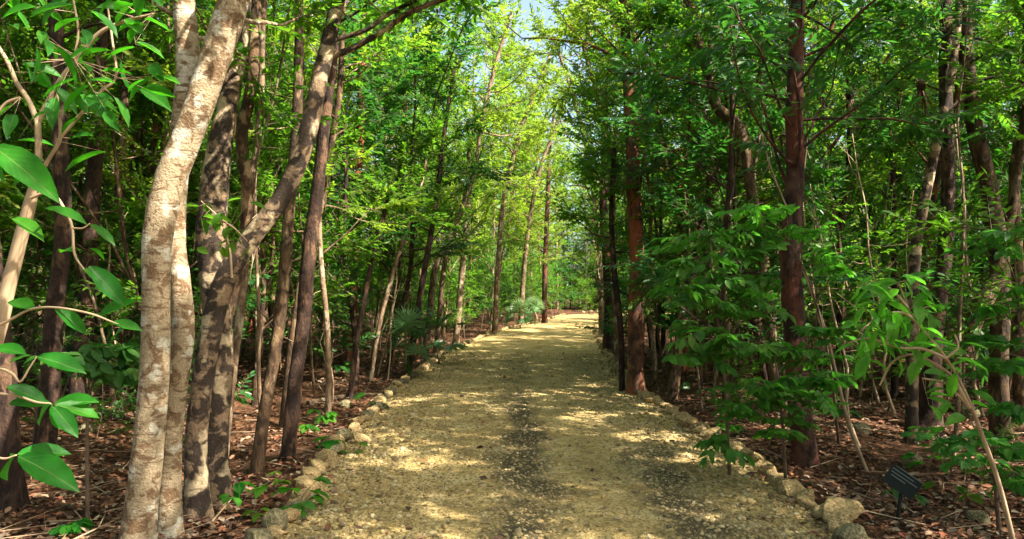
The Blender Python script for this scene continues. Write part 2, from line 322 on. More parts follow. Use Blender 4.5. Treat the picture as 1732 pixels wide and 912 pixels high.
def track_material():
    m, t, N, L = mat('yellow_limestone_gravel'); p = N('BsdfPrincipled'); p.inputs['Roughness'].default_value = .95; p.inputs['Specular IOR Level'].default_value = .12
    tc = N('TexCoord'); sx = N('SeparateXYZ'); L(tc.outputs['Object'], sx.inputs[0])
    def noise(s, d=5, ro=.6, vec=None):
        n = N('TexNoise'); n.inputs['Scale'].default_value = s; n.inputs['Detail'].default_value = d; n.inputs['Roughness'].default_value = ro; L(vec or tc.outputs['Object'], n.inputs['Vector']); return n.outputs[0]
    a = ramp(t, [(.3, (.26, .175, .07)), (.5, (.40, .285, .115)), (.7, (.53, .41, .20))]); L(noise(2.2, 8, .65), a.inputs[0])
    v = N('TexVoronoi'); v.inputs['Scale'].default_value = 55; L(tc.outputs['Object'], v.inputs['Vector'])
    vr = ramp(t, [(0, (.5, .48, .42)), (.5, (.95, .95, .92)), (1, (1.3, 1.3, 1.3))]); L(v.outputs['Color'], vr.inputs[0])
    v2 = N('TexVoronoi'); v2.inputs['Scale'].default_value = 24; L(tc.outputs['Object'], v2.inputs['Vector'])
    vr2 = ramp(t, [(0, (.6, .58, .5)), (.4, (1, 1, 1)), (1, (1.15, 1.15, 1.15))]); L(v2.outputs['Color'], vr2.inputs[0])
    c = mixc(t, 1.0, a.outputs[0], vr.outputs[0], 'MULTIPLY'); c = mixc(t, .7, c, vr2.outputs[0], 'MULTIPLY')
    # dark brown in two lengthwise bands, the right one short, broken up by noise
    mp = N('Mapping'); L(tc.outputs['Object'], mp.inputs[0]); mp.inputs['Scale'].default_value = (1.7, .9, 1)
    dn = noise(1.1, 6, .6, mp.outputs[0]); fine = noise(38, 3, .6)
    ctr = N('Mapping')
    def band(x0, wd):
        s_ = N('Math', operation='SUBTRACT'); L(sx.outputs[0], s_.inputs[0]); s_.inputs[1].default_value = x0
        ab = N('Math', operation='ABSOLUTE'); L(s_.outputs[0], ab.inputs[0]); mr = N('MapRange'); L(ab.outputs[0], mr.inputs[0]); mr.inputs[1].default_value = wd * .15; mr.inputs[2].default_value = wd; mr.inputs[3].default_value = 1; mr.inputs[4].default_value = 0; return mr.outputs[0]
    mxb = N('Math', operation='MAXIMUM'); L(band(.1, .42), mxb.inputs[0]); b2 = N('Math', operation='MULTIPLY'); f2 = N('MapRange'); L(sx.outputs[1], f2.inputs[0]); f2.inputs[1].default_value = 6.9; f2.inputs[2].default_value = 7.8; f2.inputs[3].default_value = .8; f2.inputs[4].default_value = 0; L(band(1.25, .6), b2.inputs[0]); L(f2.outputs[0], b2.inputs[1]); L(b2.outputs[0], mxb.inputs[1])
    fy = N('MapRange'); L(sx.outputs[1], fy.inputs[0]); fy.inputs[1].default_value = 9; fy.inputs[2].default_value = 14; fy.inputs[3].default_value = 1; fy.inputs[4].default_value = .25
    e = N('Math', operation='MULTIPLY'); L(mxb.outputs[0], e.inputs[0]); L(fy.outputs[0], e.inputs[1])
    s1 = N('Math', operation='MULTIPLY_ADD'); L(e.outputs[0], s1.inputs[0]); s1.inputs[1].default_value = .30; L(dn, s1.inputs[2])
    s2 = N('Math', operation='MULTIPLY_ADD'); L(fine, s2.inputs[0]); s2.inputs[1].default_value = .35; L(s1.outputs[0], s2.inputs[2])
    dr = ramp(t, [(.76, (0, 0, 0)), (.97, (.93, .93, .93))]); L(s2.outputs[0], dr.inputs[0])
    c = mixc(t, dr.outputs[0], c, (.06, .048, .028))
    L(c, p.inputs['Base Color'])
    b = N('Bump'); b.inputs['Strength'].default_value = .55; b.inputs['Distance'].default_value = .015
    sm = N('Math', operation='ADD'); L(v.outputs['Distance'], sm.inputs[0]); L(v2.outputs['Distance'], sm.inputs[1]); L(sm.outputs[0], b.inputs['Height']); L(b.outputs[0], p.inputs['Normal'])
    o = N('OutputMaterial'); L(p.outputs[0], o.inputs[0]); return m
M['soil'] = soil_material(); M['track'] = track_material()

xs = np.concatenate([-np.geomspace(500, 16, 16), np.arange(-15, 19, .2), np.geomspace(20, 500, 16)])
ys = np.concatenate([-np.geomspace(300, 7, 10), np.arange(-6, 56, .22), np.geomspace(57, 700, 18)])
g = grid_sheet(xs, ys, gh).build('ground', M['soil']); tag(g, kind='structure')

def track_h(x, y):
    u = (x - edge_l(y)) / np.maximum(edge_r(y) - edge_l(y), .1); e = np.minimum(u, 1 - u)
    return .035 * np.clip(e / .2, 0, 1) - .012 * (np.exp(-((u - .43) / .1) ** 2) + np.exp(-((u - .78) / .1) ** 2)) + .006 * np.sin(x * 3.1 + y * 2.2) + .006 * np.sin(x * 1.3 - y * 3.4) - .045 * np.clip(1 - (e + .06) / .06, 0, 1)
def build_track():
    yy = np.concatenate([np.arange(-8, 20, .16), np.arange(20, 42, .4)]); uu = np.linspace(-.05, 1.05, 46); rows = []
    for y in yy:
        l, r = edge_l(y), edge_r(y); x = l + uu * (r - l); rows.append(np.stack([x, np.full_like(x, y), track_h(x, np.full_like(x, y))], 1))
    # the bend: rows swing round to the right
    l, r = edge_l(41.6), edge_r(41.6)
    for k, a in enumerate(np.linspace(0, R(80), 26)[1:]):
        cx, cy_ = r + 1.6, 41.6; ra = (r + 1.6) - (l + uu * (r - l)); x = cx - ra * math.cos(a); y = cy_ + ra * math.sin(a)
        e = np.minimum(uu, 1 - uu); rows.append(np.stack([x, y, .03 * np.clip(e / .2, 0, 1) - .045 * np.clip(1 - (e + .06) / .06, 0, 1)], 1))
    d = rows[-1] - rows[-2]; last = rows[-1]
    for k in range(1, 20): rows.append(last + d * k * 2.2 * np.array([1, 1, 0]))
    V = np.concatenate(rows); nx, ny = len(uu), len(rows); i, j = np.meshgrid(np.arange(nx - 1), np.arange(ny - 1)); a = (j * nx + i).ravel()
    V[:, 2] += .004
    mb = MB(); mb.add(V, np.stack([a, a + 1, a + nx + 1, a + nx], 1)); o = mb.build('gravel_track', M['track']); tag(o, kind='structure')
build_track()

# loose gravel, leaf litter, fallen twigs: nobody could count these
_t = (1 + 5 ** .5) / 2
ICO_V = unit(np.array([[-1, _t, 0], [1, _t, 0], [-1, -_t, 0], [1, -_t, 0], [0, -1, _t], [0, 1, _t], [0, -1, -_t], [0, 1, -_t], [_t, 0, -1], [_t, 0, 1], [-_t, 0, -1], [-_t, 0, 1]]))
ICO_F = np.array([[0, 11, 5], [0, 5, 1], [0, 1, 7], [0, 7, 10], [0, 10, 11], [1, 5, 9], [5, 11, 4], [11, 10, 2], [10, 7, 6], [7, 1, 8], [3, 9, 4], [3, 4, 2], [3, 2, 6], [3, 6, 8], [3, 8, 9], [4, 9, 5], [2, 4, 11], [6, 2, 10], [8, 6, 7], [9, 8, 1]])
def pebbles(rng, n):
    y = 2.9 + 15 * rng.random(n) ** 2.2; u = rng.random(n)
    fine = np.exp(-((u - .60) / .10) ** 2) + .6 * np.exp(-((u - .33) / .06) ** 2)
    keep = rng.random(n) > fine * .75; y, u = y[keep], u[keep]; n = len(y)
    x = edge_l(y) + (u * 1.06 - .03) * (edge_r(y) - edge_l(y)); s = np.exp(rng.normal(math.log(.0066), .5, n)) * (1 + .35 * (np.minimum(u, 1 - u) < .2)); s = np.minimum(s, .026)
    V = ICO_V[None] * (1 + rng.normal(0, .16, (n, 12, 1))) * s[:, None, None] * np.stack([rng.uniform(.8, 1.4, n), rng.uniform(.8, 1.4, n), rng.uniform(.5, .9, n)], 1)[:, None]
    a = rng.uniform(0, 6.28, n); c, s2 = np.cos(a)[:, None], np.sin(a)[:, None]
    V = np.stack([V[..., 0] * c - V[..., 1] * s2, V[..., 0] * s2 + V[..., 1] * c, V[..., 2]], -1)
    V += np.stack([x, y, track_h(x, y) + .004 + s * .25], 1)[:, None]
    mb = MB(); mb.add(V.reshape(-1, 3), None, (np.arange(n)[:, None, None] * 12 + ICO_F[None]).reshape(-1, 3), 0, False); return mb
rng = np.random.default_rng(5)
M['pebble'] = plain_mat('limestone_pebble', (.4, .3, .14), .9, (.3, .2, .1), 40, island=[(.12, .085, .045), (.29, .20, .08), (.36, .265, .115), (.46, .37, .20), (.21, .145, .06), (.32, .23, .09), (.17, .125, .06)])
tag(pebbles(rng, 60000).build('gravel', M['pebble']), 'loose yellow limestone gravel strewn over the track', 'gravel', kind='stuff')

M['litter'] = plain_mat('dead_leaf', (.2, .1, .05), .7, (.1, .05, .03), 30, island=[(.04, .022, .014), (.10, .045, .022), (.24, .095, .04), (.05, .028, .018), (.28, .165, .09), (.19, .055, .026), (.03, .022, .015), (.34, .25, .16), (.07, .036, .02), (.12, .066, .036)])
def litter(rng, n):
    y = 2.6 + 26 * rng.random(n) ** 1.9; x = rng.uniform(-1, 1, n) * (y * .74 + 1.5); d = off_track(x, y)
    clump = np.sin(x * 2.1 + 1.7 * np.sin(y * 1.3)) * np.sin(y * 1.9 + x) + .5 * np.sin(5 * x - 3 * y) + 1.2; k = ((d > .25) & (rng.random(n) < clump)) | ((d > -.7) & (d <= .25) & (rng.random(n) < .55 * np.exp((d - .25) * 4.5))) | (rng.random(n) < .012); x, y, d = x[k], y[k], d[k]; n = len(x)
    z = np.where(d > .1, gh(x, y), np.maximum(gh(x, y), track_h(x, y) + .006)) + rng.uniform(.004, .03, n)
    a = rng.uniform(0, 6.28, n); D = np.stack([np.cos(a), np.sin(a), rng.normal(0, .22, n)], 1); N = np.array([0, 0, 1.]) + rng.normal(0, .35, (n, 3))
    L = rng.uniform(.02, .08, n) * (1 + y * .012); cur = LEAF_S[0].copy(); cur[:, 2] = [.0, .16, .14, .12, .12, .18]
    mb = MB(); leaves(mb, np.stack([x, y, z], 1), D, N, L, L * rng.uniform(.4, .7, n), (cur, LEAF_S[1], None), 0); return mb
tag(litter(rng, 120000).build('leaf_litter', M['litter']), 'brown and rust coloured dead leaves covering the forest floor', 'leaf litter', kind='stuff')
def sticks(rng, n):
    y = 3.2 + 18 * rng.random(n) ** 1.6; x = rng.uniform(-1, 1, n) * (y * .72 + 1); k = off_track(x, y) > .15; x, y = x[k], y[k]; n = len(x)
    a = rng.uniform(0, 6.28, n); l = rng.uniform(.1, .7, n); A = np.stack([x, y, gh(x, y) + .025], 1); B = A + np.stack([np.cos(a) * l, np.sin(a) * l, rng.uniform(-.01, .08, n)], 1)
    B[:, 2] = np.maximum(B[:, 2], gh(B[:, 0], B[:, 1]) + .015)
    mb = MB(); twigs(mb, A, B, rng.uniform(.002, .008, n), 0); return mb
tag(sticks(rng, 900).build('fallen_twigs', M['twig_pale']), 'thin dry twigs scattered over the leaf litter', 'twigs', kind='stuff')

# ------------------------------------------------------------------ edging stones
M['stone'] = plain_mat('weathered_limestone', (.46, .32, .14), .92, (.20, .135, .06), 7, .8)
M['stone_grey'] = plain_mat('mossy_grey_limestone', (.24, .19, .10), .95, (.08, .075, .035), 7, .8)
def rock_mesh(rng, sx, sy, sz, name, m):
    import bmesh
    bm = bmesh.new(); bmesh.ops.create_icosphere(bm, subdivisions=4, radius=1)
    V = np.array([v.co[:] for v in bm.verts])
    for k in range(9):                                    # chip flat faces off
        d = unit(rng.normal(size=3)); h = rng.uniform(.5, .85); s_ = V @ d; V = V - np.maximum(s_ - h, 0)[:, None] * d * .88
    for f, a in ((1.6, .12), (3.7, .06), (8, .035), (17, .018)):
        ph = rng.uniform(0, 6.28, 3); V = V * (1 + a * (np.sin(f * V[:, 0] + ph[0]) + np.sin(f * V[:, 1] + ph[1]) * np.cos(f * V[:, 2] + ph[2])))[:, None]
    V = V * [sx, sy, sz]
    for v, c in zip(bm.verts, V): v.co = c
    me = bpy.data.meshes.new(name); bm.to_mesh(me); bm.free()
    me.polygons.foreach_set('use_smooth', [True] * len(me.polygons)); me.materials.append(m); return me
rng = np.random.default_rng(11)
ROCK = [rock_mesh(rng, rng.uniform(.8, 1.1), rng.uniform(.75, 1.0), rng.uniform(.55, .9), 'edging_stone', M['stone' if i % 5 else 'stone_grey']) for i in range(10)]
def stone(x, y, z, s, rz, i, label, group):
    o = bpy.data.objects.new('edging_stone', ROCK[i % len(ROCK)]); COL.objects.link(o); o.location = (x, y, z); o.rotation_euler = (rng.uniform(-.3, .3), rng.uniform(-.3, .3), rz); o.scale = (s, s * rng.uniform(.75, 1), s * rng.uniform(.75, 1.1))
    tag(o, label, 'stone', group); return o
def edging():
    ZN = [(0, 8.5, 'nearest the camera'), (8.5, 16, 'beside the thin trees'), (16, 30, 'farther along'), (30, 60, 'small by the distant bend')]
    for side, ef, sg in (('left', edge_l, -1), ('right', edge_r, 1)):
        y = 3.6; k = 0
        while y < 44:
            s = rng.uniform(.07, .14); x = ef(y) + sg * (.06 + rng.uniform(-.04, .06))
            zn = [z[2] for z in ZN if z[0] <= y < z[1]][0]
            stone(x, y, s * .24, s, rng.uniform(0, 6.28), rng.integers(10), f'yellowish limestone stone edging the {side} side of the track, {zn}', f'edging stones {side} of the track {zn}')
            y += s * rng.uniform(1.3, 1.9) + (0 if y < 16 else .16)
    for x in np.arange(4.6, 14, .45):
        stone(x, 47.9 + .12 * (x - 6) + rng.uniform(-.1, .1), .05, rng.uniform(.12, .2), rng.uniform(0, 6), rng.integers(10), 'pale edging stone along the far side of the bend at the end of the track', 'edging stones at the far bend')
edging()
for (px, py, wpx, i, lab) in [(1428, 872, 92, 3, 'largest pale limestone boulder at the right edge of the track, lit on its face'), (1345, 832, 60, 2, 'tan angular limestone rock just behind the largest boulder on the right edge'), (1298, 800, 46, 7, 'upright tan limestone rock on the right edge opposite the dark red trunk'),
        (1450, 915, 70, 5, 'flat grey mossy limestone rock in front of the largest boulder'), (516, 838, 46, 1, 'rounded yellow limestone rock behind the heart-leaved seedling on the left edge'), (562, 785, 44, 4, 'tilted tan limestone slab standing on the left edge of the track'),
        (608, 745, 40, 6, 'blocky tan limestone rock on the left edge, second beyond the tilted slab'), (462, 905, 40, 8, 'square yellow limestone rock at the bottom of the left edge'), (1160, 718, 34, 9, 'pale flat limestone rock catching sun on the right edge')]:
    Y = gy(py + wpx * .15); p = at(px, py, Y); s = wpx / 2 / FOC * Y
    stone(p[0], Y + s * .3, s * .35, s, i * 1.1, i, lab, None)
rng = np.random.default_rng(12)
for k, (px, py, wpx) in enumerate([(1600, 770, 60), (1700, 815, 70), (1640, 720, 50), (1450, 745, 50), (1545, 790, 50), (1390, 690, 30), (295, 720, 30), (150, 735, 40), (40, 690, 40), (580, 690, 30), (1500, 650, 30), (1655, 860, 50)]):
    Y = gy(py); p = at(px, py, Y); s = wpx / 2 / FOC * Y
    o = stone(p[0], Y, float(gh(p[0], Y)) + s * .1, s, k, k, 'grey limestone rock half sunk in the dead leaves of the forest floor', 'rocks on the forest floor'); o.name = 'rock'; o.data = ROCK[(k * 5) % 10]

# ------------------------------------------------------------------ trees
def branch(rng, p, d, L, r, n=6, up=.25, wob=.12):
    pts = [p]; d = unit(d)
    for i in range(n - 1):
        d = unit(d + rng.normal(0, wob, 3) + np.array([0, 0, up / n])); pts.append(pts[-1] + d * L / (n - 1))
    return np.array(pts), np.linspace(r, r * .25, n)

def crown_on(tr, cr, rng, path, rad, z0, nb, blen, anchors, m, leafL, wr, tm=LEAF_S, droop=.25, elev=(.1, .9), twl=(.25, .55), lmat=0, tmat=1, bmat=0, flat=.35, top=True, limb=.45, side=None):
    """branches from path above fraction z0: wood into tr, leafy twigs into cr."""
    n = len(path); A = []; B = []; az = rng.uniform(0, 6.28)
    for b in range(nb):
        t = z0 + (1 - z0) * (b + rng.uniform(.1, .9)) / nb; f = t * (n - 1); i = min(int(f), n - 2); p = path[i] + (path[i + 1] - path[i]) * (f - i)
        az += 2.4 + rng.normal(0, .5); e = rng.uniform(*elev); a2 = az
        if side is not None and rng.random() < side[1]: a2 = side[0] + rng.normal(0, .7)
        d = np.array([math.cos(a2) * math.cos(e), math.sin(a2) * math.cos(e), math.sin(e)])
        L = blen * rng.uniform(.55, 1.15) * (1 - .55 * max(0, (t - .6) / .4)); r = max(.006, min(rad[i] * limb, .012 * L + .004))
        bp, br = branch(rng, p, d, L, r, 7, .25, .2); tube(tr, bp, br, 5, bmat)
        k = max(3, int(anchors * L / blen)); ta = np.sqrt(rng.uniform(.06, 1, k)); ta[0] = 1
        fi = ta * (len(bp) - 1.001); ii = fi.astype(int); a = bp[ii] + (bp[ii + 1] - bp[ii]) * (fi - ii)[:, None]; bd = unit(bp[ii + 1] - bp[ii])
        td = unit(bd * .7 + rng.normal(0, .6, (k, 3)) * [1, 1, .55] + [0, 0, .12]); A.append(a); B.append(a + td * rng.uniform(*twl, (k, 1)))
    if top:
        k = anchors; a = np.repeat(path[-1:], k, 0) - rng.uniform(0, .25, (k, 1)) * unit(path[-1] - path[-2]); td = unit(rng.normal(0, 1, (k, 3)) * [1, 1, .7] + [0, 0, .5]); A.append(a); B.append(a + td * rng.uniform(*twl, (k, 1)))
    A = np.concatenate(A); B = np.concatenate(B)
    sprays(cr, rng, A, B, m, leafL, wr, tm, droop, lmat, flat, tmat=tmat)

KINDS = {   # H, r0, z0, nb, blen, anchors, m, leafL, wr, droop, bark, leaf
    'slender': (8.0, .036, .13, 32, 1.25, 18, 16, .082, .46, .25, 'bark_brown', 'leaf_mid'),
    'pale':    (8.6, .040, .17, 30, 1.35, 18, 16, .082, .44, .2, 'bark_grey', 'leaf_mid'),
    'dark':    (7.4, .042, .10, 32, 1.25, 17, 15, .092, .40, .3, 'bark_dark', 'leaf_dark'),
    'red':     (9.5, .080, .28, 26, 1.7, 18, 16, .085, .5, .25, 'bark_red', 'leaf_yellow'),
    'airy':    (9.8, .050, .20, 32, 1.6, 18, 15, .085, .48, .2, 'bark_grey', 'leaf_yellow'),
    'canopy':  (8.6, .060, .50, 26, 2.0, 18, 15, .085, .46, .25, 'bark_grey', 'leaf_mid'),  # high crown, only for the unseen trees added as shade
}
PROTO = {}
def make_proto(kind, v):
    H, r0, z0, nb, bl, an, m, lL, wr, dr, bk, lf = KINDS[kind]; rng = np.random.default_rng(sum(map(ord, kind)) * 7 + v)
    H *= rng.uniform(.85, 1.12); lean = rng.normal(0, .055, 2); ph = rng.uniform(0, 6.28, 4); z = np.linspace(-.15, H, 16); am = rng.uniform(.06, .2)
    path = np.stack([lean[0] * z + am * np.sin(z * .7 + ph[0]) + .04 * np.sin(z * 2.3 + ph[1]), lean[1] * z + am * np.sin(z * .6 + ph[2]) + .04 * np.sin(z * 2.1 + ph[3]), z], 1); path[:, :2] -= path[0, :2]
    rad = r0 * (1 - .82 * np.clip(z / H, 0, 1) ** .9) * rng.uniform(.85, 1.2)
    tr, cr = MB(), MB(); sp = smooth_path(np.column_stack([path, rad]), 34); tube(tr, sp[:, :3], sp[:, 3], 8, 0, rng, .09, .6)
    if v % 2 == 0:                                        # a second leader from low down
        i = 3 + v % 3; d = unit([rng.normal(), rng.normal(), 2.6]); bp, br = branch(rng, path[i], d, H * .62, rad[i] * .72, 9, .5, .1); tube(tr, bp, br, 6, 0, rng, .06)
        crown_on(tr, cr, rng, bp, br, .3, nb // 3, bl * .85, an, m, lL, wr, droop=dr)
    crown_on(tr, cr, rng, path, rad, z0, nb, bl, an, m, lL, wr, droop=dr)
    root = empty('slender_tree' if kind != 'red' else 'red_barked_tree', (0, 0, 0)); tr.build('trunk', M[bk], root); cr.build('crown', [M[lf], M['twig']], root)
    root['category'] = 'tree'; return root
for k in KINDS: PROTO[k] = [make_proto(k, v) for v in range(4)]
USED = set()
TREE_XY = []
def put_tree(kind, v, x, y, rz, sc, label, group, tilt=(0, 0)):
    p = PROTO[kind][v % 4]; z = float(gh(x, y))
    if (kind, v % 4) in USED: o = dup(p, (x, y, z), rz, sc, tilt)
    else: USED.add((kind, v % 4)); o = p; o.location = (x, y, z); o.rotation_euler = (tilt[0], tilt[1], rz); o.scale = (sc, sc, sc)
    tag(o, label, 'tree', group); TREE_XY.append((x, y)); return o

# --- trees one can tell apart, measured off the photograph: (x, y, width) in photo pixels at a distance Y
def hero(name, label, Y, pts, bark, leaf, sides=14, dY=0.0, more=None, crown=None, limbs=(), seed=0, rough=.06, flare=.4, cat='tree', gap=0.35, foot=True):
    rng = np.random.default_rng(100 + seed); P = []; n = len(pts)
    for i, (px, py, wd) in enumerate(pts):
        y = Y + dY * i / n; p = at(px, py, y); P.append([*p, wd * .92 / 2 / FOC * y])
    base = np.array(P[0][:3])
    if foot: P[0][2] = float(gh(P[0][0], P[0][1])) - .12; base = np.array([P[0][0], P[0][1], P[0][2] + .12])
    if more:
        for (dx, dy, dz, r) in more: q = P[-1]; P.append([q[0] + dx, q[1] + dy, q[2] + dz, r])
    sp = smooth_path(P, max(24, len(P) * 6)); sp[:, 3] = np.maximum(sp[:, 3], .004)
    root = empty(name, base); tag(root, label, cat)
    tr = MB(); tube(tr, sp[:, :3], sp[:, 3], sides, 0, rng, rough, flare)
    cr = MB()
    for (lp, ly) in limbs:
        lb = MB(); Q = [[*at(a, b, ly + (c2 if len(rest) else 0)), w_ / 2 / FOC * ly] for (a, b, w_, *rest) in lp for c2 in (rest or [0])]
        lq = smooth_path(Q, 26); tube(lb, lq[:, :3], np.maximum(lq[:, 3], .003), 9, 0, rng, .05)
        if crown: crown_on(lb, cr, rng, lq[:, :3], lq[:, 3], .55, 5, crown.get('bl', 1.2) * .6, 9, 12, crown.get('L', .09), crown.get('wr', .45), crown.get('tm', LEAF_S))
        lb.build('limb', M[bark], root, base)
    if crown:
        crown_on(tr, cr, rng, sp[:, :3], sp[:, 3], crown.get('z0', .5), crown.get('nb', 16), crown.get('bl', 1.3), crown.get('an', 17), crown.get('m', 13), crown.get('L', .09), crown.get('wr', .45), crown.get('tm', LEAF_S), crown.get('droop', .25), elev=crown.get('elev', (.1, .9)), side=crown.get('side'), limb=crown.get('limb', .45))
    tr.build('trunk', M[bark], root, base)
    if cr.v: cr.build('crown', [M[leaf], M['twig']], root, base)
    TREE_XY.append((base[0], base[1])); return root

UPm = [(.05, .1, 1.2, .05), (.1, .1, 1.5, .035), (0, .1, 1.4, .015)]
hero('mottled_tree', 'thickest pale tree with brown mottled bark, bending sharply to one side halfway up', 4.45,
     [(226, 1000, 60), (232, 905, 56), (250, 760, 52), (262, 620, 50), (264, 500, 48), (267, 405, 52), (286, 310, 56), (323, 215, 54), (356, 120, 55), (386, 30, 56), (412, -60, 50)], 'bark_pale', 'leaf_mid', 20, .3,
     [(.2, .1, .8, .075), (.15, .2, 1.2, .06), (.1, .1, 1.4, .04), (0, .1, 1.2, .015)], dict(z0=.62, nb=13, bl=1.5), seed=1, rough=.035)
hero('mottled_tree', 'second pale mottled tree, slimmer and straighter, crossing behind the thick bending one', 4.75,
     [(284, 1000, 46), (286, 900, 42), (288, 760, 40), (298, 645, 43), (309, 560, 41), (305, 480, 38), (297, 400, 36), (300, 300, 38), (311, 200, 40), (318, 110, 42), (312, 20, 40), (308, -80, 36)], 'bark_pale', 'leaf_mid', 18, .2,
     [(-.1, .1, .9, .06), (-.15, .1, 1.3, .045), (-.1, .1, 1.4, .015)], dict(z0=.66, nb=11, bl=1.4), seed=2, rough=.035)
hero('leaning_tree', 'blotched dark and pale tree leaning far towards the track, with two bare limbs', 5.2,
     [(336, 885, 46), (331, 760, 40), (344, 640, 39), (360, 545, 40), (386, 465, 40), (430, 396, 35), (482, 325, 34), (516, 240, 33), (541, 130, 29), (568, 20, 26), (584, -60, 24)], 'bark_blotch', 'leaf_mid', 16, .5,
     [(.15, .1, .9, .04), (.1, .1, 1.1, .025), (0, .1, .9, .01)], dict(z0=.8, nb=9, bl=1.2, L=.1),
     [([(554, 98, 12), (600, 80, 11), (650, 50, 10), (700, 18, 9), (770, -8, 8)], 5.6), ([(560, 70, 9), (620, 50, 8), (660, 22, 8), (725, -10, 7)], 5.65)], seed=3)
hero('blotched_tree', 'thick blotched grey tree standing directly behind the leaning one', 5.55,
     [(374, 866, 46), (366, 760, 42), (372, 620, 44), (362, 480, 48), (358, 380, 52), (368, 280, 48), (386, 180, 38), (402, 80, 34), (412, -10, 30)], 'bark_blotch', 'leaf_dark', 16, .3, UPm, dict(z0=.7, nb=12, bl=1.4), seed=4, rough=.08)
hero('slender_tree', 'crooked brown stem rising close against the thick blotched grey tree', 5.9,
     [(352, 830, 20), (345, 700, 20), (400, 480, 18), (418, 330, 20), (408, 230, 22), (425, 150, 22), (432, 40, 20), (436, -40, 18)], 'bark_brown', 'leaf_mid', 10, .3, UPm, dict(z0=.7, nb=9), seed=5)
hero('slender_tree', 'thin smooth tan stem just trackside of the blotched tree cluster', 6.3,
     [(372, 815, 17), (392, 650, 15), (412, 480, 14), (424, 330, 13), (441, 170, 12), (446, 20, 11)], 'bark_grey', 'leaf_mid', 9, .3, UPm, dict(z0=.68, nb=9), seed=6)
hero('slender_tree', 'straight reddish tan slim tree in sun between the blotched cluster and the dark brown one', 6.6,
     [(432, 795, 26), (448, 690, 23), (466, 590, 22), (481, 470, 22), (489, 360, 20), (501, 220, 19), (506, 60, 17), (508, -40, 16)], 'bark_brown', 'leaf_mid', 11, .3, UPm, dict(z0=.68, nb=10), seed=7)
hero('slender_tree', 'dark brown shaggy-barked slim tree, the nearest straight one beside the track on the left', 7.0,
     [(484, 778, 27), (498, 660, 25), (510, 560, 24), (522, 440, 25), (536, 330, 23), (549, 210, 22), (561, 100, 21), (563, -40, 19)], 'bark_dark', 'leaf_dark', 12, .3, UPm, dict(z0=.62, nb=13), seed=8, rough=.12)
hero('slender_tree', 'forked thin brown stem behind the dark shaggy-barked tree', 8.6,
     [(476, 715, 13), (490, 600, 13), (505, 500, 12), (520, 420, 12), (548, 330, 12), (560, 250, 12), (575, 150, 11), (580, 20, 10)], 'bark_brown', 'leaf_mid', 8, .3, UPm, dict(z0=.5, nb=13), seed=9)
hero('red_barked_tree', 'tall tree with glowing orange-red peeling bark deep in the thicket left of the track', 14.5,
     [(593, 630, 22), (595, 540, 20), (599, 440, 18), (603, 340, 17), (608, 240, 16), (612, 130, 15), (614, 30, 13)], 'bark_red', 'leaf_yellow', 12, .4, [(.1, .1, 1.5, .06), (.1, 0, 1.5, .03)], dict(z0=.62, nb=14, bl=1.6), seed=10)
hero('slender_tree', 'dark slim tree leaning towards the track above the big fan palm', 13.5,
     [(688, 648, 12), (702, 560, 11), (714, 480, 11), (728, 400, 10), (742, 310, 9), (752, 220, 8), (768, 120, 7)], 'bark_dark', 'leaf_mid', 8, .4, None, dict(z0=.42, nb=15), seed=11)
hero('slender_tree', 'sunlit tan tree at the track edge just beyond the big fan palm', 16.8,
     [(718, 612, 13), (726, 540, 12), (735, 460, 12), (756, 410, 11), (775, 370, 9), (800, 300, 8), (815, 200, 6)], 'bark_grey', 'leaf_yellow', 8, .4, None, dict(z0=.42, nb=15), seed=12)
hero('slender_tree', 'paired tan tree standing beside the sunlit one past the fan palm', 18.0,
     [(736, 604, 11), (744, 530, 10), (750, 460, 10), (762, 400, 9), (785, 340, 8), (795, 240, 7)], 'bark_grey', 'leaf_mid', 8, .4, None, dict(z0=.42, nb=15), seed=13)
hero('slender_tree', 'thin whitish stem leaning strongly, behind the big fan palm', 12.5,
     [(625, 650, 9), (640, 560, 8), (662, 470, 8), (690, 385, 7), (714, 305, 7), (730, 230, 6)], 'bark_grey', 'leaf_mid', 7, .4, None, dict(z0=.6, nb=8, bl=.9), seed=14)
hero('slender_tree', 'blackish broken-topped stem leaning over the red-barked tree on the left', 10.5,
     [(590, 690, 11), (606, 560, 10), (632, 430, 9), (652, 350, 9), (657, 320, 8)], 'bark_dark', 'leaf_mid', 7, .2, None, dict(z0=.5, nb=5, bl=.7), seed=15)
hero('dark_tree', 'dark mossy trunk low at the left margin behind the big-leaved sapling', 5.3,
     [(18, 875, 50), (12, 740, 44), (4, 600, 40), (-20, 420, 38), (-40, 200, 34)], 'bark_dark', 'leaf_dark', 14, .2, UPm, dict(z0=.7, nb=10), seed=16, rough=.1)
hero('dark_tree', 'blackish straight trunk second in from the left margin', 7.0,
     [(72, 790, 36), (82, 660, 32), (92, 540, 30), (106, 400, 28), (102, 240, 28), (96, 80, 26), (95, -40, 24)], 'bark_dark', 'leaf_dark', 12, .3, UPm, dict(z0=.55, nb=14), seed=17, rough=.1)
hero('dark_tree', 'blackish trunk with pale scar standing between the left margin and the mottled pair', 8.8,
     [(128, 730, 32), (138, 600, 30), (152, 450, 28), (158, 300, 28), (172, 120, 24), (178, -20, 22)], 'bark_dark', 'leaf_dark', 12, .3, UPm, dict(z0=.55, nb=14), seed=18, rough=.1)
hero('dark_tree', 'brown trunk partly hidden just left of the pale mottled pair', 9.5,
     [(192, 720, 20), (200, 560, 18), (196, 420, 17), (205, 280, 16), (215, 100, 15)], 'bark_brown', 'leaf_mid', 10, .3, UPm, dict(z0=.5, nb=14), seed=19)
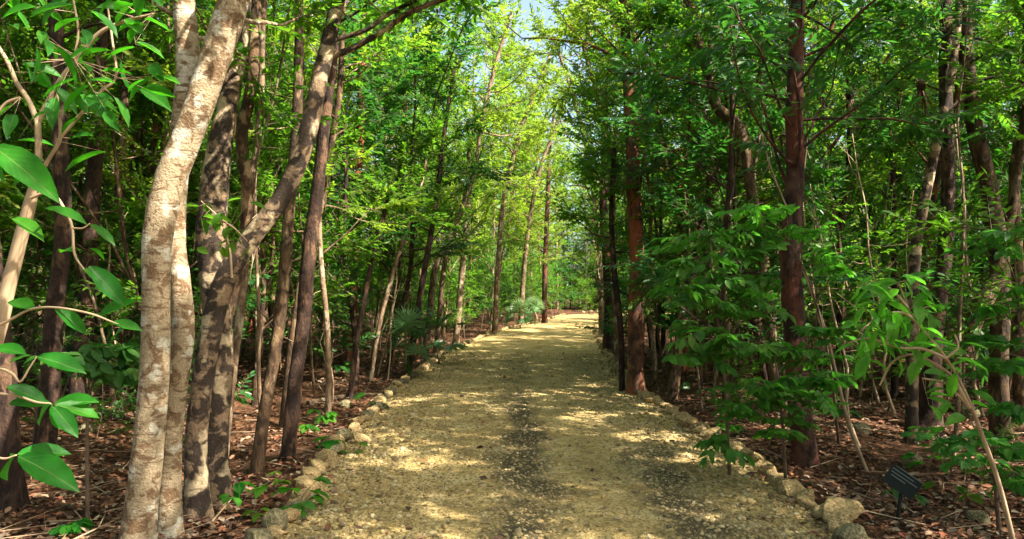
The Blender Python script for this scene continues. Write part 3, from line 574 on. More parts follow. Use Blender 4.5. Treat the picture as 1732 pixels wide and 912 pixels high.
# right of the track
hero('red_barked_tree', 'tall straight red-brown peeling tree at the right edge of the track', 11.2,
     [(1075, 672, 33), (1076, 560, 30), (1078, 440, 28), (1072, 330, 26), (1068, 210, 23), (1062, 120, 20), (1056, 30, 18), (1050, -80, 16)], 'bark_red', 'leaf_yellow', 14, .4, [(0, .1, 1.4, .05), (.1, 0, 1.4, .025)], dict(z0=.5, nb=28, bl=1.8), seed=20, rough=.07)
hero('slender_tree', 'thin dark stem pressed against the tall red-brown tree at the track edge', 11.4,
     [(1052, 668, 12), (1050, 560, 11), (1038, 450, 11), (1034, 350, 9), (1040, 240, 8)], 'bark_dark', 'leaf_mid', 8, .3, None, dict(z0=.55, nb=10, bl=1), seed=21)
hero('red_barked_tree', 'dark red trunk farther up the right edge, beyond the tall red-brown tree', 19.0,
     [(1028, 592, 20), (1030, 510, 18), (1025, 430, 16), (1020, 340, 14), (1024, 240, 12), (1020, 140, 9)], 'bark_darkred', 'leaf_mid', 10, .4, None, dict(z0=.45, nb=18, bl=1.6), seed=22)
hero('airy_tree', 'thin pale tree curving over the track with airy yellow-green crown', 13.5,
     [(1046, 640, 11), (1040, 520, 10), (1036, 400, 10), (1036, 320, 9), (1030, 250, 8), (1014, 170, 7), (992, 100, 6), (975, 40, 4)], 'bark_grey', 'leaf_yellow', 8, .5, None, dict(z0=.5, nb=30, bl=1.6, an=15), seed=23)
hero('forked_tree', 'brown tree forking into two limbs beside the red-brown tree, dark mass in its fork', 10.4,
     [(1136, 690, 21), (1150, 570, 19), (1164, 490, 18), (1180, 415, 17), (1194, 362, 17), (1202, 300, 15), (1196, 215, 15), (1200, 130, 13), (1205, 20, 11)], 'bark_brown', 'leaf_mid', 10, .3, [(.1, .1, 1.3, .03)], dict(z0=.62, nb=11, bl=1.2),
     [([(1192, 366, 15), (1215, 325, 14), (1240, 290, 12), (1254, 250, 10), (1270, 190, 8), (1290, 120, 7)], 10.5)], seed=24)
hero('crooked_tree', 'crooked brown tree with a kinked trunk that bends back towards the track up high', 9.6,
     [(1318, 710, 23), (1308, 610, 21), (1298, 500, 20), (1286, 400, 19), (1270, 320, 19), (1258, 240, 20), (1240, 205, 22), (1212, 180, 20), (1196, 120, 19), (1176, 50, 18), (1160, -30, 16)], 'bark_brown', 'leaf_mid', 11, .2, [(-.1, .1, 1.0, .04), (0, .1, 1.0, .015)], dict(z0=.62, nb=14, bl=1.2), seed=25)
hero('red_barked_tree', 'big dark red trunk rising straight behind the layered shrub right of the track', 6.7,
     [(1366, 800, 46), (1354, 700, 40), (1346, 600, 38), (1338, 480, 36), (1340, 380, 35), (1345, 280, 33), (1343, 180, 32), (1346, 60, 29), (1350, -60, 27)], 'bark_darkred', 'leaf_dark', 16, .2, [(0, 0, 1.0, .05), (.1, .1, 1.2, .02)], dict(z0=.44, nb=30, bl=2.0, L=.14, wr=.36, an=15, m=11, droop=.45, elev=(0, .9), limb=.2), seed=26, rough=.09)
hero('slender_tree', 'slim dark tree with whitish lower stem, leaning slightly in the middle of the right thicket', 7.6,
     [(1540, 775, 24), (1543, 660, 22), (1545, 560, 22), (1545, 470, 20), (1553, 390, 19), (1576, 280, 17), (1596, 190, 15), (1612, 110, 14), (1622, 0, 12)], 'bark_blotch', 'leaf_mid', 11, .2, UPm, dict(z0=.52, nb=13, bl=1.2, L=.1), seed=27)
hero('brown_tree', 'stout brown tree with a bulging elbow near the right margin', 7.7,
     [(1694, 770, 36), (1690, 640, 33), (1692, 520, 34), (1690, 440, 34), (1672, 320, 30), (1652, 230, 27), (1640, 150, 25), (1632, 40, 22)], 'bark_brown', 'leaf_dark', 13, .2, UPm, dict(z0=.58, nb=14, bl=1.3, L=.11, wr=.4),
     [([(1690, 470, 30), (1668, 500, 30), (1648, 545, 26), (1640, 580, 20)], 7.75), ([(1688, 430, 18), (1710, 360, 16), (1722, 280, 14), (1735, 180, 12)], 7.8)], seed=28, rough=.09)
hero('dark_tree', 'dark wide-footed trunk behind the arching sapling right of the track', 8.4,
     [(1570, 765, 50), (1574, 680, 36), (1582, 560, 28), (1598, 420, 26), (1604, 300, 24), (1600, 150, 22), (1600, 20, 20)], 'bark_dark', 'leaf_dark', 12, .2, UPm, dict(z0=.55, nb=13), seed=29, rough=.1)
hero('slender_tree', 'slim brown tree at the right margin behind the stout elbowed one', 8.5,
     [(1728, 760, 22), (1724, 600, 20), (1720, 420, 19), (1716, 300, 18), (1730, 180, 17), (1738, 40, 16)], 'bark_brown', 'leaf_mid', 10, .2, UPm, dict(z0=.5, nb=13), seed=30)
hero('slender_tree', 'broken-topped dark snag standing thin in the middle of the right thicket', 11,
     [(1512, 690, 13), (1514, 560, 12), (1512, 420, 11), (1511, 330, 10), (1510, 255, 9)], 'bark_dark', 'leaf_mid', 8, .2, None, dict(z0=.6, nb=5, bl=.8), seed=31)


AIRY = dict(z0=.27, nb=34, bl=2.0, an=16, m=14, L=.095, wr=.5, elev=(-.1, .8))
for k, (lab, Y, pts) in enumerate([
    ('airy tree leaning over the track from the left, its crown nearest the sky patches', 20.5, [(770, 594, 12), (780, 480, 11), (792, 350, 10), (812, 220, 9), (838, 110, 7), (866, 20, 5)]),
    ('tall airy tree on the left bank arching high over the middle of the track', 25.5, [(836, 570, 11), (842, 460, 10), (852, 340, 9), (878, 230, 8), (915, 130, 6), (950, 50, 4)]),
    ('slim airy tree on the left near the far palms, crown spread over the track', 31.0, [(880, 553, 10), (886, 460, 9), (896, 370, 8), (912, 290, 7), (938, 220, 5), (962, 160, 4)]),
    ('airy yellow-green tree at the right edge leaning over the track beyond the dark red trunk', 24.0, [(1018, 572, 11), (1014, 460, 10), (1006, 350, 9), (990, 240, 8), (962, 140, 6), (935, 60, 4)]),
    ('orange-brown barked tree far ahead on the left beside the palms', 33.0, [(921, 548, 11), (921, 480, 10), (923, 420, 9), (926, 340, 8), (930, 250, 6), (940, 170, 4)])]):
    hero('red_barked_tree' if 'orange' in lab else 'airy_tree', lab, Y, pts, 'bark_darkred' if 'orange' in lab else 'bark_grey', 'leaf_yellow', 8, .5, None, AIRY, seed=50 + k)
# --- the rest of the forest
rng = np.random.default_rng(77)
def zone(x, y):
    if y > 33: return 'at the far bend', 'at the far bend'
    s = 'left' if x < .3 else 'right'
    return (f'in the near {s} thicket', f'in the near {s} thicket') if y < 15 else (f'deeper in the {s} thicket', f'deeper in the {s} thicket') if y < 24 else (f'far back {s} of the track', f'far back {s} of the track')
LOOK = {'slender': 'slim brown tree with small mid-green leaves', 'pale': 'slim pale grey tree with mid-green leaves', 'dark': 'dark slim tree with dark glossy leaves', 'red': 'red-barked tree with yellow-green leaves', 'airy': 'airy pale tree with yellow-green leaves'}
def spots(n, ymin, ymax, dmin, off, xf=.76, xadd=1.2, xmin=None, xmax=None, maxoff=99, near=TREE_XY, side=0):
    c = 0; tries = 0
    while c < n and tries < n * 60:
        tries += 1; y = rng.uniform(ymin, ymax); h = y * xf + xadd
        x = rng.uniform(-h, h) if xmax is None else rng.uniform(xmin, xmax); o = float(off_track(x, y))
        if o < off or o > maxoff or (side and (x - (edge_l(y) + edge_r(y)) / 2) * side < 0): continue
        T = np.array(near) if near else np.zeros((0, 2))
        if len(T) and np.min(np.hypot(T[:, 0] - x, T[:, 1] - y)) < dmin: continue
        near.append((x, y)); c += 1; yield x, y
def scatter(*a, weights=(3, 2.2, 2, .4, 1.6), smin=.85, smax=1.2, lean=0, **kw):
    n = 0
    for x, y in spots(*a, **kw):
        k = list(KINDS)[rng.choice(5, p=np.array(weights) / sum(weights))]; z, g = zone(x, y)
        put_tree(k, int(rng.integers(4)), x, y, rng.uniform(0, 6.28), rng.uniform(smin, smax), f'{LOOK[k]} {z}', f'{k} trees {g}', (rng.normal(0, .05), rng.normal(0, .05) + lean * (1 if x < (edge_l(y) + edge_r(y)) / 2 else -1))); TREE_XY.pop(); n += 1
    return n
def shade_row():                                       # unseen trees added outside the frame, their crowns there to shade the near track
    for i, (x, y) in enumerate([(4.1, 3.5), (5.2, 2.5), (6.3, 3.5), (4.6, .6), (2.7, .9), (1.5, -.9), (7.2, 2.3)]):
        put_tree('canopy', i, x, y, i * 1.7, 1.0, 'unseen slim tree added outside the near right corner to shade the track', 'unseen trees added to shade the near track'); TREE_XY[-1] = (x, y)
    return 7
cnt = [scatter(34, 8.5, 16, .8, .5, maxoff=3), scatter(62, 9, 17, .85, .7), scatter(20, 17, 42, 1.5, .3, xf=.3, maxoff=1.7, weights=(.4, .4, .2, .3, 6), smin=1.15, smax=1.6, lean=.13, side=-1), scatter(62, 16, 27, 1.1, .6), scatter(32, 26, 40, 1.5, .7, xf=.45, weights=(2, 1.5, 1, .6, 4)), scatter(34, 47, 56, 1.5, 3.0, xf=.32, weights=(1, 1, .5, .7, 5), smax=1.35),
       scatter(11, -6, 7, 1.7, 1.6, xmin=3.6, xmax=10, weights=(3, 2, 1, .1, .1)), shade_row(), scatter(9, -7, -1, 1.3, .5, xmin=-4, xmax=4, weights=(3, 2, 2, .1, .1)), scatter(12, 0, 9, 1.1, 3.2, xmin=-10, xmax=-4.4)]
print('trees', cnt, len(TREE_XY))

def woodland():
    """the far wood behind the trees one can tell apart: one mass."""
    mb = MB(); far = []
    for x, y in list(spots(190, 47.5, 74, 1.9, 2.5, xf=.55, xadd=4, near=far)) + list(spots(90, 27, 50, 2.3, 2.5, xf=.95, xadd=6, near=far)):
        if y < 46 and abs(x - (edge_l(y) + edge_r(y)) / 2) < y * .42: continue
        H = rng.uniform(8, 14.5); z = np.linspace(-.1, H, 7); p = np.stack([x + rng.normal(0, .12, 7).cumsum() * .6, y + rng.normal(0, .1, 7), z + float(gh(x, y))], 1)
        tube(mb, p, np.linspace(.09, .02, 7), 5, 1); k = 105
        zz = rng.uniform(.09, 1, k) ** .9 * H; c = np.stack([np.interp(zz, z, p[:, 0]), np.interp(zz, z, p[:, 1]), zz], 1); d = unit(rng.normal(0, 1, (k, 3)) * [1, 1, .35]); A = c + d * rng.uniform(0, 1.3, (k, 1)); B = A + d * rng.uniform(.5, .9, (k, 1))
        sprays(mb, rng, A, B, 13, .19, .5, LEAF_S, .2, 2 if rng.random() < .6 else 0, .5, tmat=1, tr=.008)
    for x, y in spots(300, 44, 66, .7, 1.3, xf=.5, xadd=4, near=[]):
        if y < 47.5 and x < 12: continue
        k = 22; A = np.array([x, y, float(gh(x, y))]) + np.abs(rng.normal(0, 1, (k, 3))) * [.1, .1, .9] + rng.normal(0, .35, (k, 3)) * [1, 1, .1]; d = unit(rng.normal(0, 1, (k, 3)) * [1, 1, .4] + [0, 0, .3]); B = A + d * rng.uniform(.4, .8, (k, 1))
        sprays(mb, rng, A, B, 11, .15, .5, LEAF_S, .2, 2 if rng.random() < .35 else 0, .5, tmat=1, tr=.006)
    o = mb.build('far_woodland', [M['leaf_mid'], M['bark_grey'], M['leaf_yellow']]); tag(o, 'mass of far woodland filling the background behind the trees', 'woodland', kind='stuff')
woodland()

# --- saplings and bare stems of the understorey
SAP = {}
def make_sapling(kind, v):
    rng = np.random.default_rng(900 + v * 13 + len(kind)); H = rng.uniform(1.6, 3.0); z = np.linspace(-.1, H, 9); ln = rng.normal(0, .16, 2)
    p = np.stack([ln[0] * z + .05 * np.sin(z * 3 + v), ln[1] * z + .05 * np.cos(z * 2.6 + v), z], 1); p[:, :2] -= p[0, :2]; r = np.linspace(.013, .004, 9)
    st, lf = MB(), MB(); q = smooth_path(np.column_stack([p, r]), 20); tube(st, q[:, :3], q[:, 3], 6)
    crown_on(st, lf, rng, q[:, :3], q[:, 3], .22, 13, .65, 8, 9, {'mid': .085, 'bright': .10, 'dark': .11}[kind], .45, LEAF_S, .3, elev=(-.1, .8), twl=(.15, .34))
    root = empty('sapling', (0, 0, 0)); st.build('stem', M['twig'], root); lf.build('foliage', [M['leaf_' + kind], M['twig']], root); return root
for k in ('mid', 'bright', 'dark'): SAP[k] = [make_sapling(k, v) for v in range(3)]
used_s = set()
def put_sapling(k, v, x, y, rz, sc, label, group):
    loc = (x, y, float(gh(x, y)))
    if (k, v) in used_s: o = dup(SAP[k][v], loc, rz, sc)
    else: used_s.add((k, v)); o = SAP[k][v]; o.location = loc; o.rotation_euler = (0, 0, rz); o.scale = (sc,) * 3
    tag(o, label, 'sapling', group); return o
NEAR2 = [t for t in TREE_XY]
def understorey(n, *a, **kw):
    for x, y in spots(n, *a, near=NEAR2, **kw):
        k = ['mid', 'bright', 'dark'][rng.choice(3, p=[.5, .25, .25])]; z, g = zone(x, y)
        put_sapling(k, int(rng.integers(3)), x, y, rng.uniform(0, 6.28), rng.uniform(.5, 1.25) + (.4 if y > 26 else 0) if y > 8.5 else rng.uniform(.3, .55), {'mid': 'thin leafy sapling with mid-green leaves', 'bright': 'thin sapling with fresh bright green leaves', 'dark': 'thin sapling with broad dark leaves'}[k] + ' ' + z, f'{k} saplings {g}')
understorey(60, 9, 17, .55, .35); understorey(60, 16, 30, .8, .35); understorey(46, 24, 46, .8, .3, xf=.3, maxoff=6); understorey(60, 17, 45, .65, .3, xf=.4, maxoff=3.2, side=-1); understorey(70, 48.5, 55, .5, .7, xf=.26); understorey(22, 5.6, 9, .5, .3)

def make_bare(v):
    rng = np.random.default_rng(300 + v); H = rng.uniform(2.8, 5.2); z = np.linspace(-.08, H, 8); ln = rng.normal(0, .12, 2)
    p = np.stack([ln[0] * z + rng.normal(0, .025, 8), ln[1] * z + rng.normal(0, .025, 8), z], 1); p[:, :2] -= p[0, :2]
    st = MB(); q = smooth_path(np.column_stack([p, np.linspace(.021, .006, 8)]), 18); tube(st, q[:, :3], q[:, 3], 6)
    for b in range(9):
        i = rng.integers(4, 17); bp, br = branch(rng, q[i, :3], rng.normal(0, 1, 3) + [0, 0, .4], rng.uniform(.3, .9), .005, 5, .1, .25); tube(st, bp, br, 4)
    root = st.build('bare_stem', M['twig_pale' if v % 2 else 'bark_grey']); return root
BARE = [make_bare(v) for v in range(6)]
def bare(n, *a, **kw):
    for i, (x, y) in enumerate(spots(n, *a, near=NEAR2, **kw)):
        v = int(rng.integers(6)); first = 'label' not in BARE[v].keys(); o = BARE[v] if first else BARE[v].copy()
        if not first: COL.objects.link(o)
        o.location = (x, y, float(gh(x, y))); o.rotation_euler = (0, 0, rng.uniform(0, 6.28)); s_ = rng.uniform(.7, 1.15); o.scale = (s_,) * 3; z, g = zone(x, y)
        tag(o, ('tan' if v % 2 else 'greyish') + f' thin leafless stem with dry side twigs {z}', 'dead stem', ('tan' if v % 2 else 'grey') + f' leafless stems {g}')
bare(88, 8.5, 17, .3, .3); bare(66, 15, 28, .4, .3); bare(10, 6.5, 9, .5, .6)

# ------------------------------------------------------------------ plants close to the camera
def px_leaf(mb, x0, y0, x1, y1, Y, wr=.4, dy=0.0, nrm=(0, -.55, .8), m=0, tm=LEAF_L):
    a = at(x0, y0, Y); b = at(x1, y1, Y + dy); L = np.linalg.norm(b - a)
    leaves(mb, a[None], (b - a)[None], np.array([nrm], float), L, L * wr, tm, m)
def px_twig(mb, pts, Y, m=1, sides=6):
    P = [[*at(x, y, Y + (r[0] if r else 0)), w_ / 2 / FOC * Y] for (x, y, w_, *r) in pts]; q = smooth_path(P, max(10, 5 * len(P))); tube(mb, q[:, :3], np.maximum(q[:, 3], .0012), sides, m); return q
def plant(name, label, cat, base, st, lf, leafm, stemm='twig_pale', group=None, leafname='foliage'):
    root = empty(name, base); tag(root, label, cat, group)
    if st.v: st.build('stem', M[stemm], root, base)
    if lf.v: lf.build(leafname, [M[leafm], M[stemm]], root, base)
    return root
rl = np.random.default_rng(21)
def leaf_cloud(mb, n, x0, x1, y0, y1, Y0, Y1, Lpx, wr=.4, droop=.3, tw=None):
    """leaves of one near spray, each on a short stalk."""
    for i in range(n):
        Y = rl.uniform(Y0, Y1); a = at(rl.uniform(x0, x1), rl.uniform(y0, y1), Y); d = unit(rl.normal(0, 1, 3) * [1, .6, .35] + [0, 0, -droop]); L = Lpx * rl.uniform(.7, 1.2) / FOC * (Y0 + Y1) / 2
        leaves(mb, a[None], d[None], unit(np.array([[0, -.35, 1.]]) + rl.normal(0, .4, (1, 3))), L, L * wr, LEAF_L, 0)
        if tw is not None:
            j = np.argmin(np.linalg.norm(tw - a, axis=1)); twigs(mb, tw[j][None], a[None], [.0018], 1)

st, lf = MB(), MB()                                   # low left
b0 = at(-70, 900, 2.6); b0[2] = float(gh(b0[0], b0[1]))
P = smooth_path([[*b0, .012], [*at(-60, 760, 2.4), .010], [*at(-50, 640, 2.3), .009], [*at(-45, 540, 2.3), .007]], 20); tube(st, P[:, :3], P[:, 3], 7)
px_twig(st, [(-47, 570, 6), (10, 545, 5), (50, 524, 4.5), (92, 520, 4), (150, 530, 4), (188, 544, 3), (215, 554, 2)], 2.3, 0)
px_twig(st, [(-50, 640, 6), (-10, 622, 5), (20, 632, 5), (34, 646, 4), (50, 622, 3), (62, 604, 2)], 2.2, 0)
px_twig(st, [(-50, 665, 6), (20, 668, 5), (60, 680, 4), (86, 683, 3)], 2.1, 0)
px_twig(st, [(-58, 750, 6), (0, 775, 4), (28, 770, 3)], 2.0, 0)
for q in [(10, 654, 84, 676, 2.1), (14, 684, 86, 676, 2.12), (86, 683, 55, 716, 2.05), (92, 684, 160, 670, 2.1), (92, 686, 172, 698, 2.05), (90, 688, 130, 732, 2.0), (88, 684, 100, 728, 2.12), (28, 769, 118, 758, 2.0), (30, 772, 130, 816, 1.95), (27, 770, -4, 806, 2.0), (62, 604, 142, 620, 2.2), (45, 600, -14, 580, 2.2),
          (165, 540, 220, 500, 2.35), (215, 554, 182, 570, 2.3), (188, 546, 238, 552, 2.3), (92, 522, 150, 560, 2.3), (60, 526, 10, 500, 2.3), (150, 450, 212, 510, 2.3)]: px_leaf(lf, *q, wr=.42, dy=rl.uniform(-.06, .06), nrm=(rl.normal(0, .2), -.6, .75))
plant('sapling', 'near sapling at the left margin with large glossy bright green leaves held in whorls', 'sapling', b0, st, lf, 'leaf_bright')

st, lf = MB(), MB()                                   # forked small tree at the left edge
b0 = at(-60, 1000, 3.0); b0[2] = float(gh(b0[0], b0[1])) - .05
P = smooth_path([[*b0, .035], [*at(-30, 700, 3.0), .032], [*at(5, 530, 3.0), .029], [*at(25, 440, 3.0), .027], [*at(52, 340, 3.0), .023], [*at(64, 285, 3.0), .016], [*at(64, 205, 3.0), .012]], 44); tube(st, P[:, :3], P[:, 3], 10, 0, rl, .05)
tws = [px_twig(st, [(64, 207, 11), (48, 170, 9), (28, 140, 8), (10, 100, 7), (-30, 40, 6)], 3.0, 0), px_twig(st, [(64, 207, 11), (85, 165, 9), (105, 130, 8), (135, 95, 8), (165, 58, 7), (205, 38, 6), (262, 22, 4)], 3.0, 0), px_twig(st, [(102, 232, 7), (135, 195, 6), (170, 155, 6), (196, 130, 5), (190, 70, 4), (182, 10, 3)], 3.05, 0),
       px_twig(st, [(64, 300, 9), (82, 270, 7), (102, 232, 7), (98, 180, 5), (96, 140, 4)], 3.0, 0), px_twig(st, [(35, 165, 5), (10, 175, 5), (-10, 200, 4)], 2.9, 0), px_twig(st, [(125, 100, 4), (132, 50, 4), (120, -20, 3)], 2.9, 0),
       px_twig(st, [(52, 335, 6), (85, 325, 5), (108, 352, 5), (122, 385, 5), (126, 430, 4), (145, 460, 3)], 2.6, 0), px_twig(st, [(122, 386, 4), (140, 386, 3), (152, 378, 2)], 2.6, 0)]
tw = np.concatenate([t[:, :3] for t in tws[:6]])
leaf_cloud(lf, 55, -20, 260, -30, 150, 2.5, 3.2, 54, .36, .35, tw); leaf_cloud(lf, 18, -20, 200, 120, 260, 2.6, 3.2, 55, .34, .3, tw)
for q in [(-12, 248, 90, 316, 1.75), (-30, 255, 4, 300, 1.7), (52, 30, 118, -6, 2.0), (120, -10, 60, 34, 2.1), (75, 353, 145, 366, 2.5), (152, 380, 196, 408, 2.6), (150, 420, 178, 432, 2.6), (126, 428, 100, 415, 2.6), (142, 455, 186, 478, 2.5), (20, 370, 72, 392, 2.7), (235, 150, 285, 172, 2.8), (190, 205, 120, 150, 2.9)]: px_leaf(lf, *q, wr=.33, dy=rl.uniform(-.1, .1), nrm=(rl.normal(0, .3), -.5, .75))
plant('broadleaf_tree', 'small forked tree at the upper left margin with pale branches and big hanging leaves', 'tree', b0, st, lf, 'leaf_bright')

st, lf = MB(), MB()                                   # arching sapling at the right
b0 = at(1722, 930, 4.55); b0[2] = float(gh(b0[0], b0[1])) - .03
P = smooth_path([[*b0, .016], [*at(1690, 820, 4.5), .014], [*at(1655, 720, 4.45), .012], [*at(1628, 655, 4.4), .010], [*at(1600, 606, 4.3), .008], [*at(1562, 558, 4.2), .006], [*at(1535, 520, 4.15), .006], [*at(1520, 478, 4.1), .004]], 44); tube(st, P[:, :3], P[:, 3], 8)
tws = [px_twig(st, [(1640, 690, 7), (1612, 640, 6), (1585, 618, 5), (1545, 600, 4), (1510, 612, 4), (1488, 652, 3)], 4.35, 0), px_twig(st, [(1600, 606, 6), (1560, 590, 5), (1520, 588, 4), (1470, 572, 3), (1435, 580, 2)], 4.2, 0), px_twig(st, [(1562, 558, 6), (1530, 530, 5), (1490, 535, 4), (1456, 560, 3)], 4.1, 0),
       px_twig(st, [(1640, 690, 5), (1600, 650, 4), (1560, 640, 3)], 4.4, 0), px_twig(st, [(1535, 520, 5), (1505, 488, 4), (1470, 480, 3)], 4.1, 0), px_twig(st, [(1600, 606, 5), (1620, 588, 4), (1615, 566, 3)], 4.2, 0)]
tw = np.concatenate([t[:, :3] for t in tws[1:5]] + [P[26:, :3]])
leaf_cloud(lf, 85, 1440, 1585, 465, 615, 3.9, 4.4, 44, .42, .45, tw); leaf_cloud(lf, 20, 1560, 1650, 560, 710, 4.2, 4.5, 46, .36, .25, tw)
plant('sapling', 'tan-stemmed sapling arching inward from the lower right corner, bright drooping leaves at its tip', 'sapling', b0, st, lf, 'leaf_lime')

def tiers(name, label, base_px, Yb, stem_pts, tl, leafm, L, cat='shrub', m=11, rows=8):
    """a shrub whose branches carry leaves in level layers: tl = (x, y, Y, half width px)."""
    st, lf = MB(), MB(); b0 = at(*base_px, Yb); b0[2] = float(gh(b0[0], b0[1])) - .03
    q = smooth_path([[*b0, .016]] + [[*at(x, y, Y), w_] for (x, y, Y, w_) in stem_pts], 40); tube(st, q[:, :3], q[:, 3], 8)
    for (x, y, Y, hw) in tl:
        c = at(x, y, Y); j = min(np.argmin(np.linalg.norm(q[:, :3] - (c - [0, 0, .25]), axis=1)), 38); s0 = q[j, :3]; r = hw / FOC * Y
        br = smooth_path([[*s0, .006], [*(s0 * .4 + c * .6 + [0, 0, .04]), .005], [*c, .003]], 10); tube(st, br[:, :3], br[:, 3], 5)
        k = rows + rl.integers(-2, 4); a = rl.uniform(0, 6.28, k); cc = c + rl.normal(0, .35, (k, 3)) * r * [1, 1, .35]; d = np.stack([np.cos(a), np.sin(a) * .8, rl.normal(-.12, .2, k)], 1); A = cc - d * r * .25; B = cc + d * r * rl.uniform(.35, .8, (k, 1))
        twigs(st, np.repeat(c[None], k, 0), A, np.full(k, .0025), 0); sprays(lf, rl, A, B, m, L, .56, LEAF_L, .22, 0, .3, tmat=1, tr=.002)
    return plant(name, label, cat, b0, st, lf, leafm, 'twig')
tiers('layered_shrub', 'tall leafy shrub with level layers of green leaves hiding part of the dark red trunk', (1235, 790), 6.3, [(1226, 650, 6.2, .014), (1216, 560, 6.1, .012), (1203, 440, 6.05, .009), (1200, 380, 6.0, .006)],
      [(1200, 400, 6.0, 75), (1255, 425, 6.2, 70), (1170, 445, 5.9, 60), (1225, 470, 6.2, 85), (1170, 500, 5.8, 60), (1250, 520, 6.1, 80), (1190, 555, 5.9, 70), (1240, 575, 5.7, 75), (1195, 600, 5.8, 60), (1260, 390, 6.3, 50), (1275, 480, 6.4, 60)], 'leaf_layer', .095)
tiers('layered_shrub', 'lower spreading shrub with level green leaf layers at the foot of the dark red trunk', (1330, 820), 6.0, [(1325, 740, 5.9, .012), (1318, 660, 5.9, .009), (1310, 600, 5.9, .006)],
      [(1260, 690, 5.9, 70), (1330, 640, 5.8, 80), (1375, 600, 6.0, 60), (1300, 720, 5.7, 75), (1370, 680, 5.7, 70), (1230, 745, 5.8, 55), (1395, 560, 6.1, 50), (1320, 590, 6.0, 55), (1290, 650, 5.7, 60), (1410, 640, 5.9, 45)], 'leaf_layer', .09)
tiers('layered_shrub', 'pale young shrub with yellowish green leaves fanned out in front of the dark red trunk', (1420, 760), 7.2, [(1400, 600, 6.6, .010), (1370, 480, 6.3, .008), (1330, 400, 6.2, .005)],
      [(1290, 370, 6.0, 45), (1330, 350, 6.1, 45), (1270, 350, 5.9, 40), (1395, 430, 6.3, 40), (1420, 455, 6.3, 35), (1360, 395, 6.2, 45)], 'leaf_lime', .085, m=8, rows=6)
tiers('layered_shrub', 'green low shrub spreading across the lower right margin under the arching sapling', (1690, 850), 5.2, [(1680, 790, 5.2, .009), (1670, 740, 5.2, .006)],
      [(1610, 745, 5.3, 60), (1680, 735, 5.2, 60), (1720, 760, 5.1, 60), (1640, 770, 5.0, 50), (1715, 800, 5.0, 50), (1725, 690, 5.2, 45)], 'leaf_layer', .085, m=8, rows=6)
tiers('layered_shrub', 'shrub of scattered flat green sprays at the right margin, beside the stout elbowed tree', (1745, 800), 6.2, [(1740, 650, 6.1, .012), (1725, 560, 6.0, .009), (1715, 420, 6.0, .006)],
      [(1690, 420, 6.0, 60), (1720, 380, 5.9, 60), (1680, 520, 6.0, 50), (1720, 570, 5.8, 65), (1690, 610, 5.8, 60), (1725, 480, 5.9, 50), (1660, 575, 6.0, 40)], 'leaf_layer', .10, m=8, rows=6)
tiers('sapling', 'leafy sapling with broad dark leaves between the pale mottled pair and the left margin', (150, 790), 4.9, [(148, 700, 4.9, .010), (160, 640, 4.9, .007), (170, 590, 4.9, .005)],
      [(150, 610, 4.9, 60), (205, 620, 5.0, 50), (110, 600, 4.8, 50), (190, 585, 5.0, 50)], 'leaf_dark', .12, cat='sapling', m=6, rows=5)

def seedling(label, px, py, n, Lpx, hpx, leafm='leaf_bright', group=None, name='seedling'):
    Y = gy(py); b0 = at(px, py, Y); b0[2] = float(gh(b0[0], b0[1])) - .01; st, lf = MB(), MB()
    for i in range(n):
        h = hpx / FOC * Y * rl.uniform(.5, 1.1); a = rl.uniform(0, 6.28); t = b0 + [math.cos(a) * h * .7, math.sin(a) * h * .7, h]; q = smooth_path([[*b0, .003], [*(b0 + [math.cos(a) * h * .2, math.sin(a) * h * .2, h * .6]), .0025], [*t, .0015]], 8); tube(st, q[:, :3], q[:, 3], 5)
        L = Lpx / FOC * Y * rl.uniform(.7, 1.15); k = rl.integers(2, 4); d = np.array([[math.cos(a + e), math.sin(a + e), -.25] for e in np.linspace(-.9, .9, k)]); leaves(lf, np.repeat(t[None], k, 0), d, np.array([[0, 0, 1.]]) + rl.normal(0, .25, (k, 3)), L * np.ones(k), L * .62 * np.ones(k), LEAF_L, 0)
    return plant(name, label, 'seedling', b0, st, lf, leafm, 'twig', group)
seedling('heart-leaved bright green seedling growing over the rocks at the left edge of the track', 500, 868, 9, 32, 62)
seedling('small seedling with pointed leaves at the foot of the thin smooth tan stem', 382, 838, 4, 34, 34)
seedling('grassy tuft of narrow green leaves at the bottom left, in front of the mottled pair', 122, 912, 7, 34, 30)
for k, (px, py) in enumerate([(590, 770), (545, 720), (640, 690), (430, 880), (410, 860), (570, 650), (470, 830), (520, 735), (1530, 850), (1600, 830), (1235, 740), (1420, 730), (1300, 760), (1570, 800), (130, 660), (265, 690), (300, 640), (1190, 690), (1640, 840), (560, 760)]):
    side = 'left' if px < 800 else 'right'
    seedling(f'tiny green seedling in the dead leaves on the {side} of the track', px, py, 3, 22, 30, ['leaf_mid', 'leaf_bright', 'leaf_dark'][k % 3], f'tiny seedlings {side} of the track')

# sprouts on trunks
st, lf = MB(), MB(); b0 = at(388, 420, 5.0)
t1 = px_twig(st, [(392, 470, 4), (388, 420, 4), (372, 372, 3), (340, 340, 2)], 5.0, 0); t2 = px_twig(st, [(372, 372, 3), (395, 385, 3), (418, 408, 2)], 5.0, 0)
leaf_cloud(lf, 20, 325, 425, 335, 425, 4.9, 5.1, 30, .55, .4, np.concatenate([t1[:, :3], t2[:, :3]])); plant('sapling', 'leafy green shoot sprouting in front of the blotched grey trunk', 'shoot', b0, st, lf, 'leaf_mid')

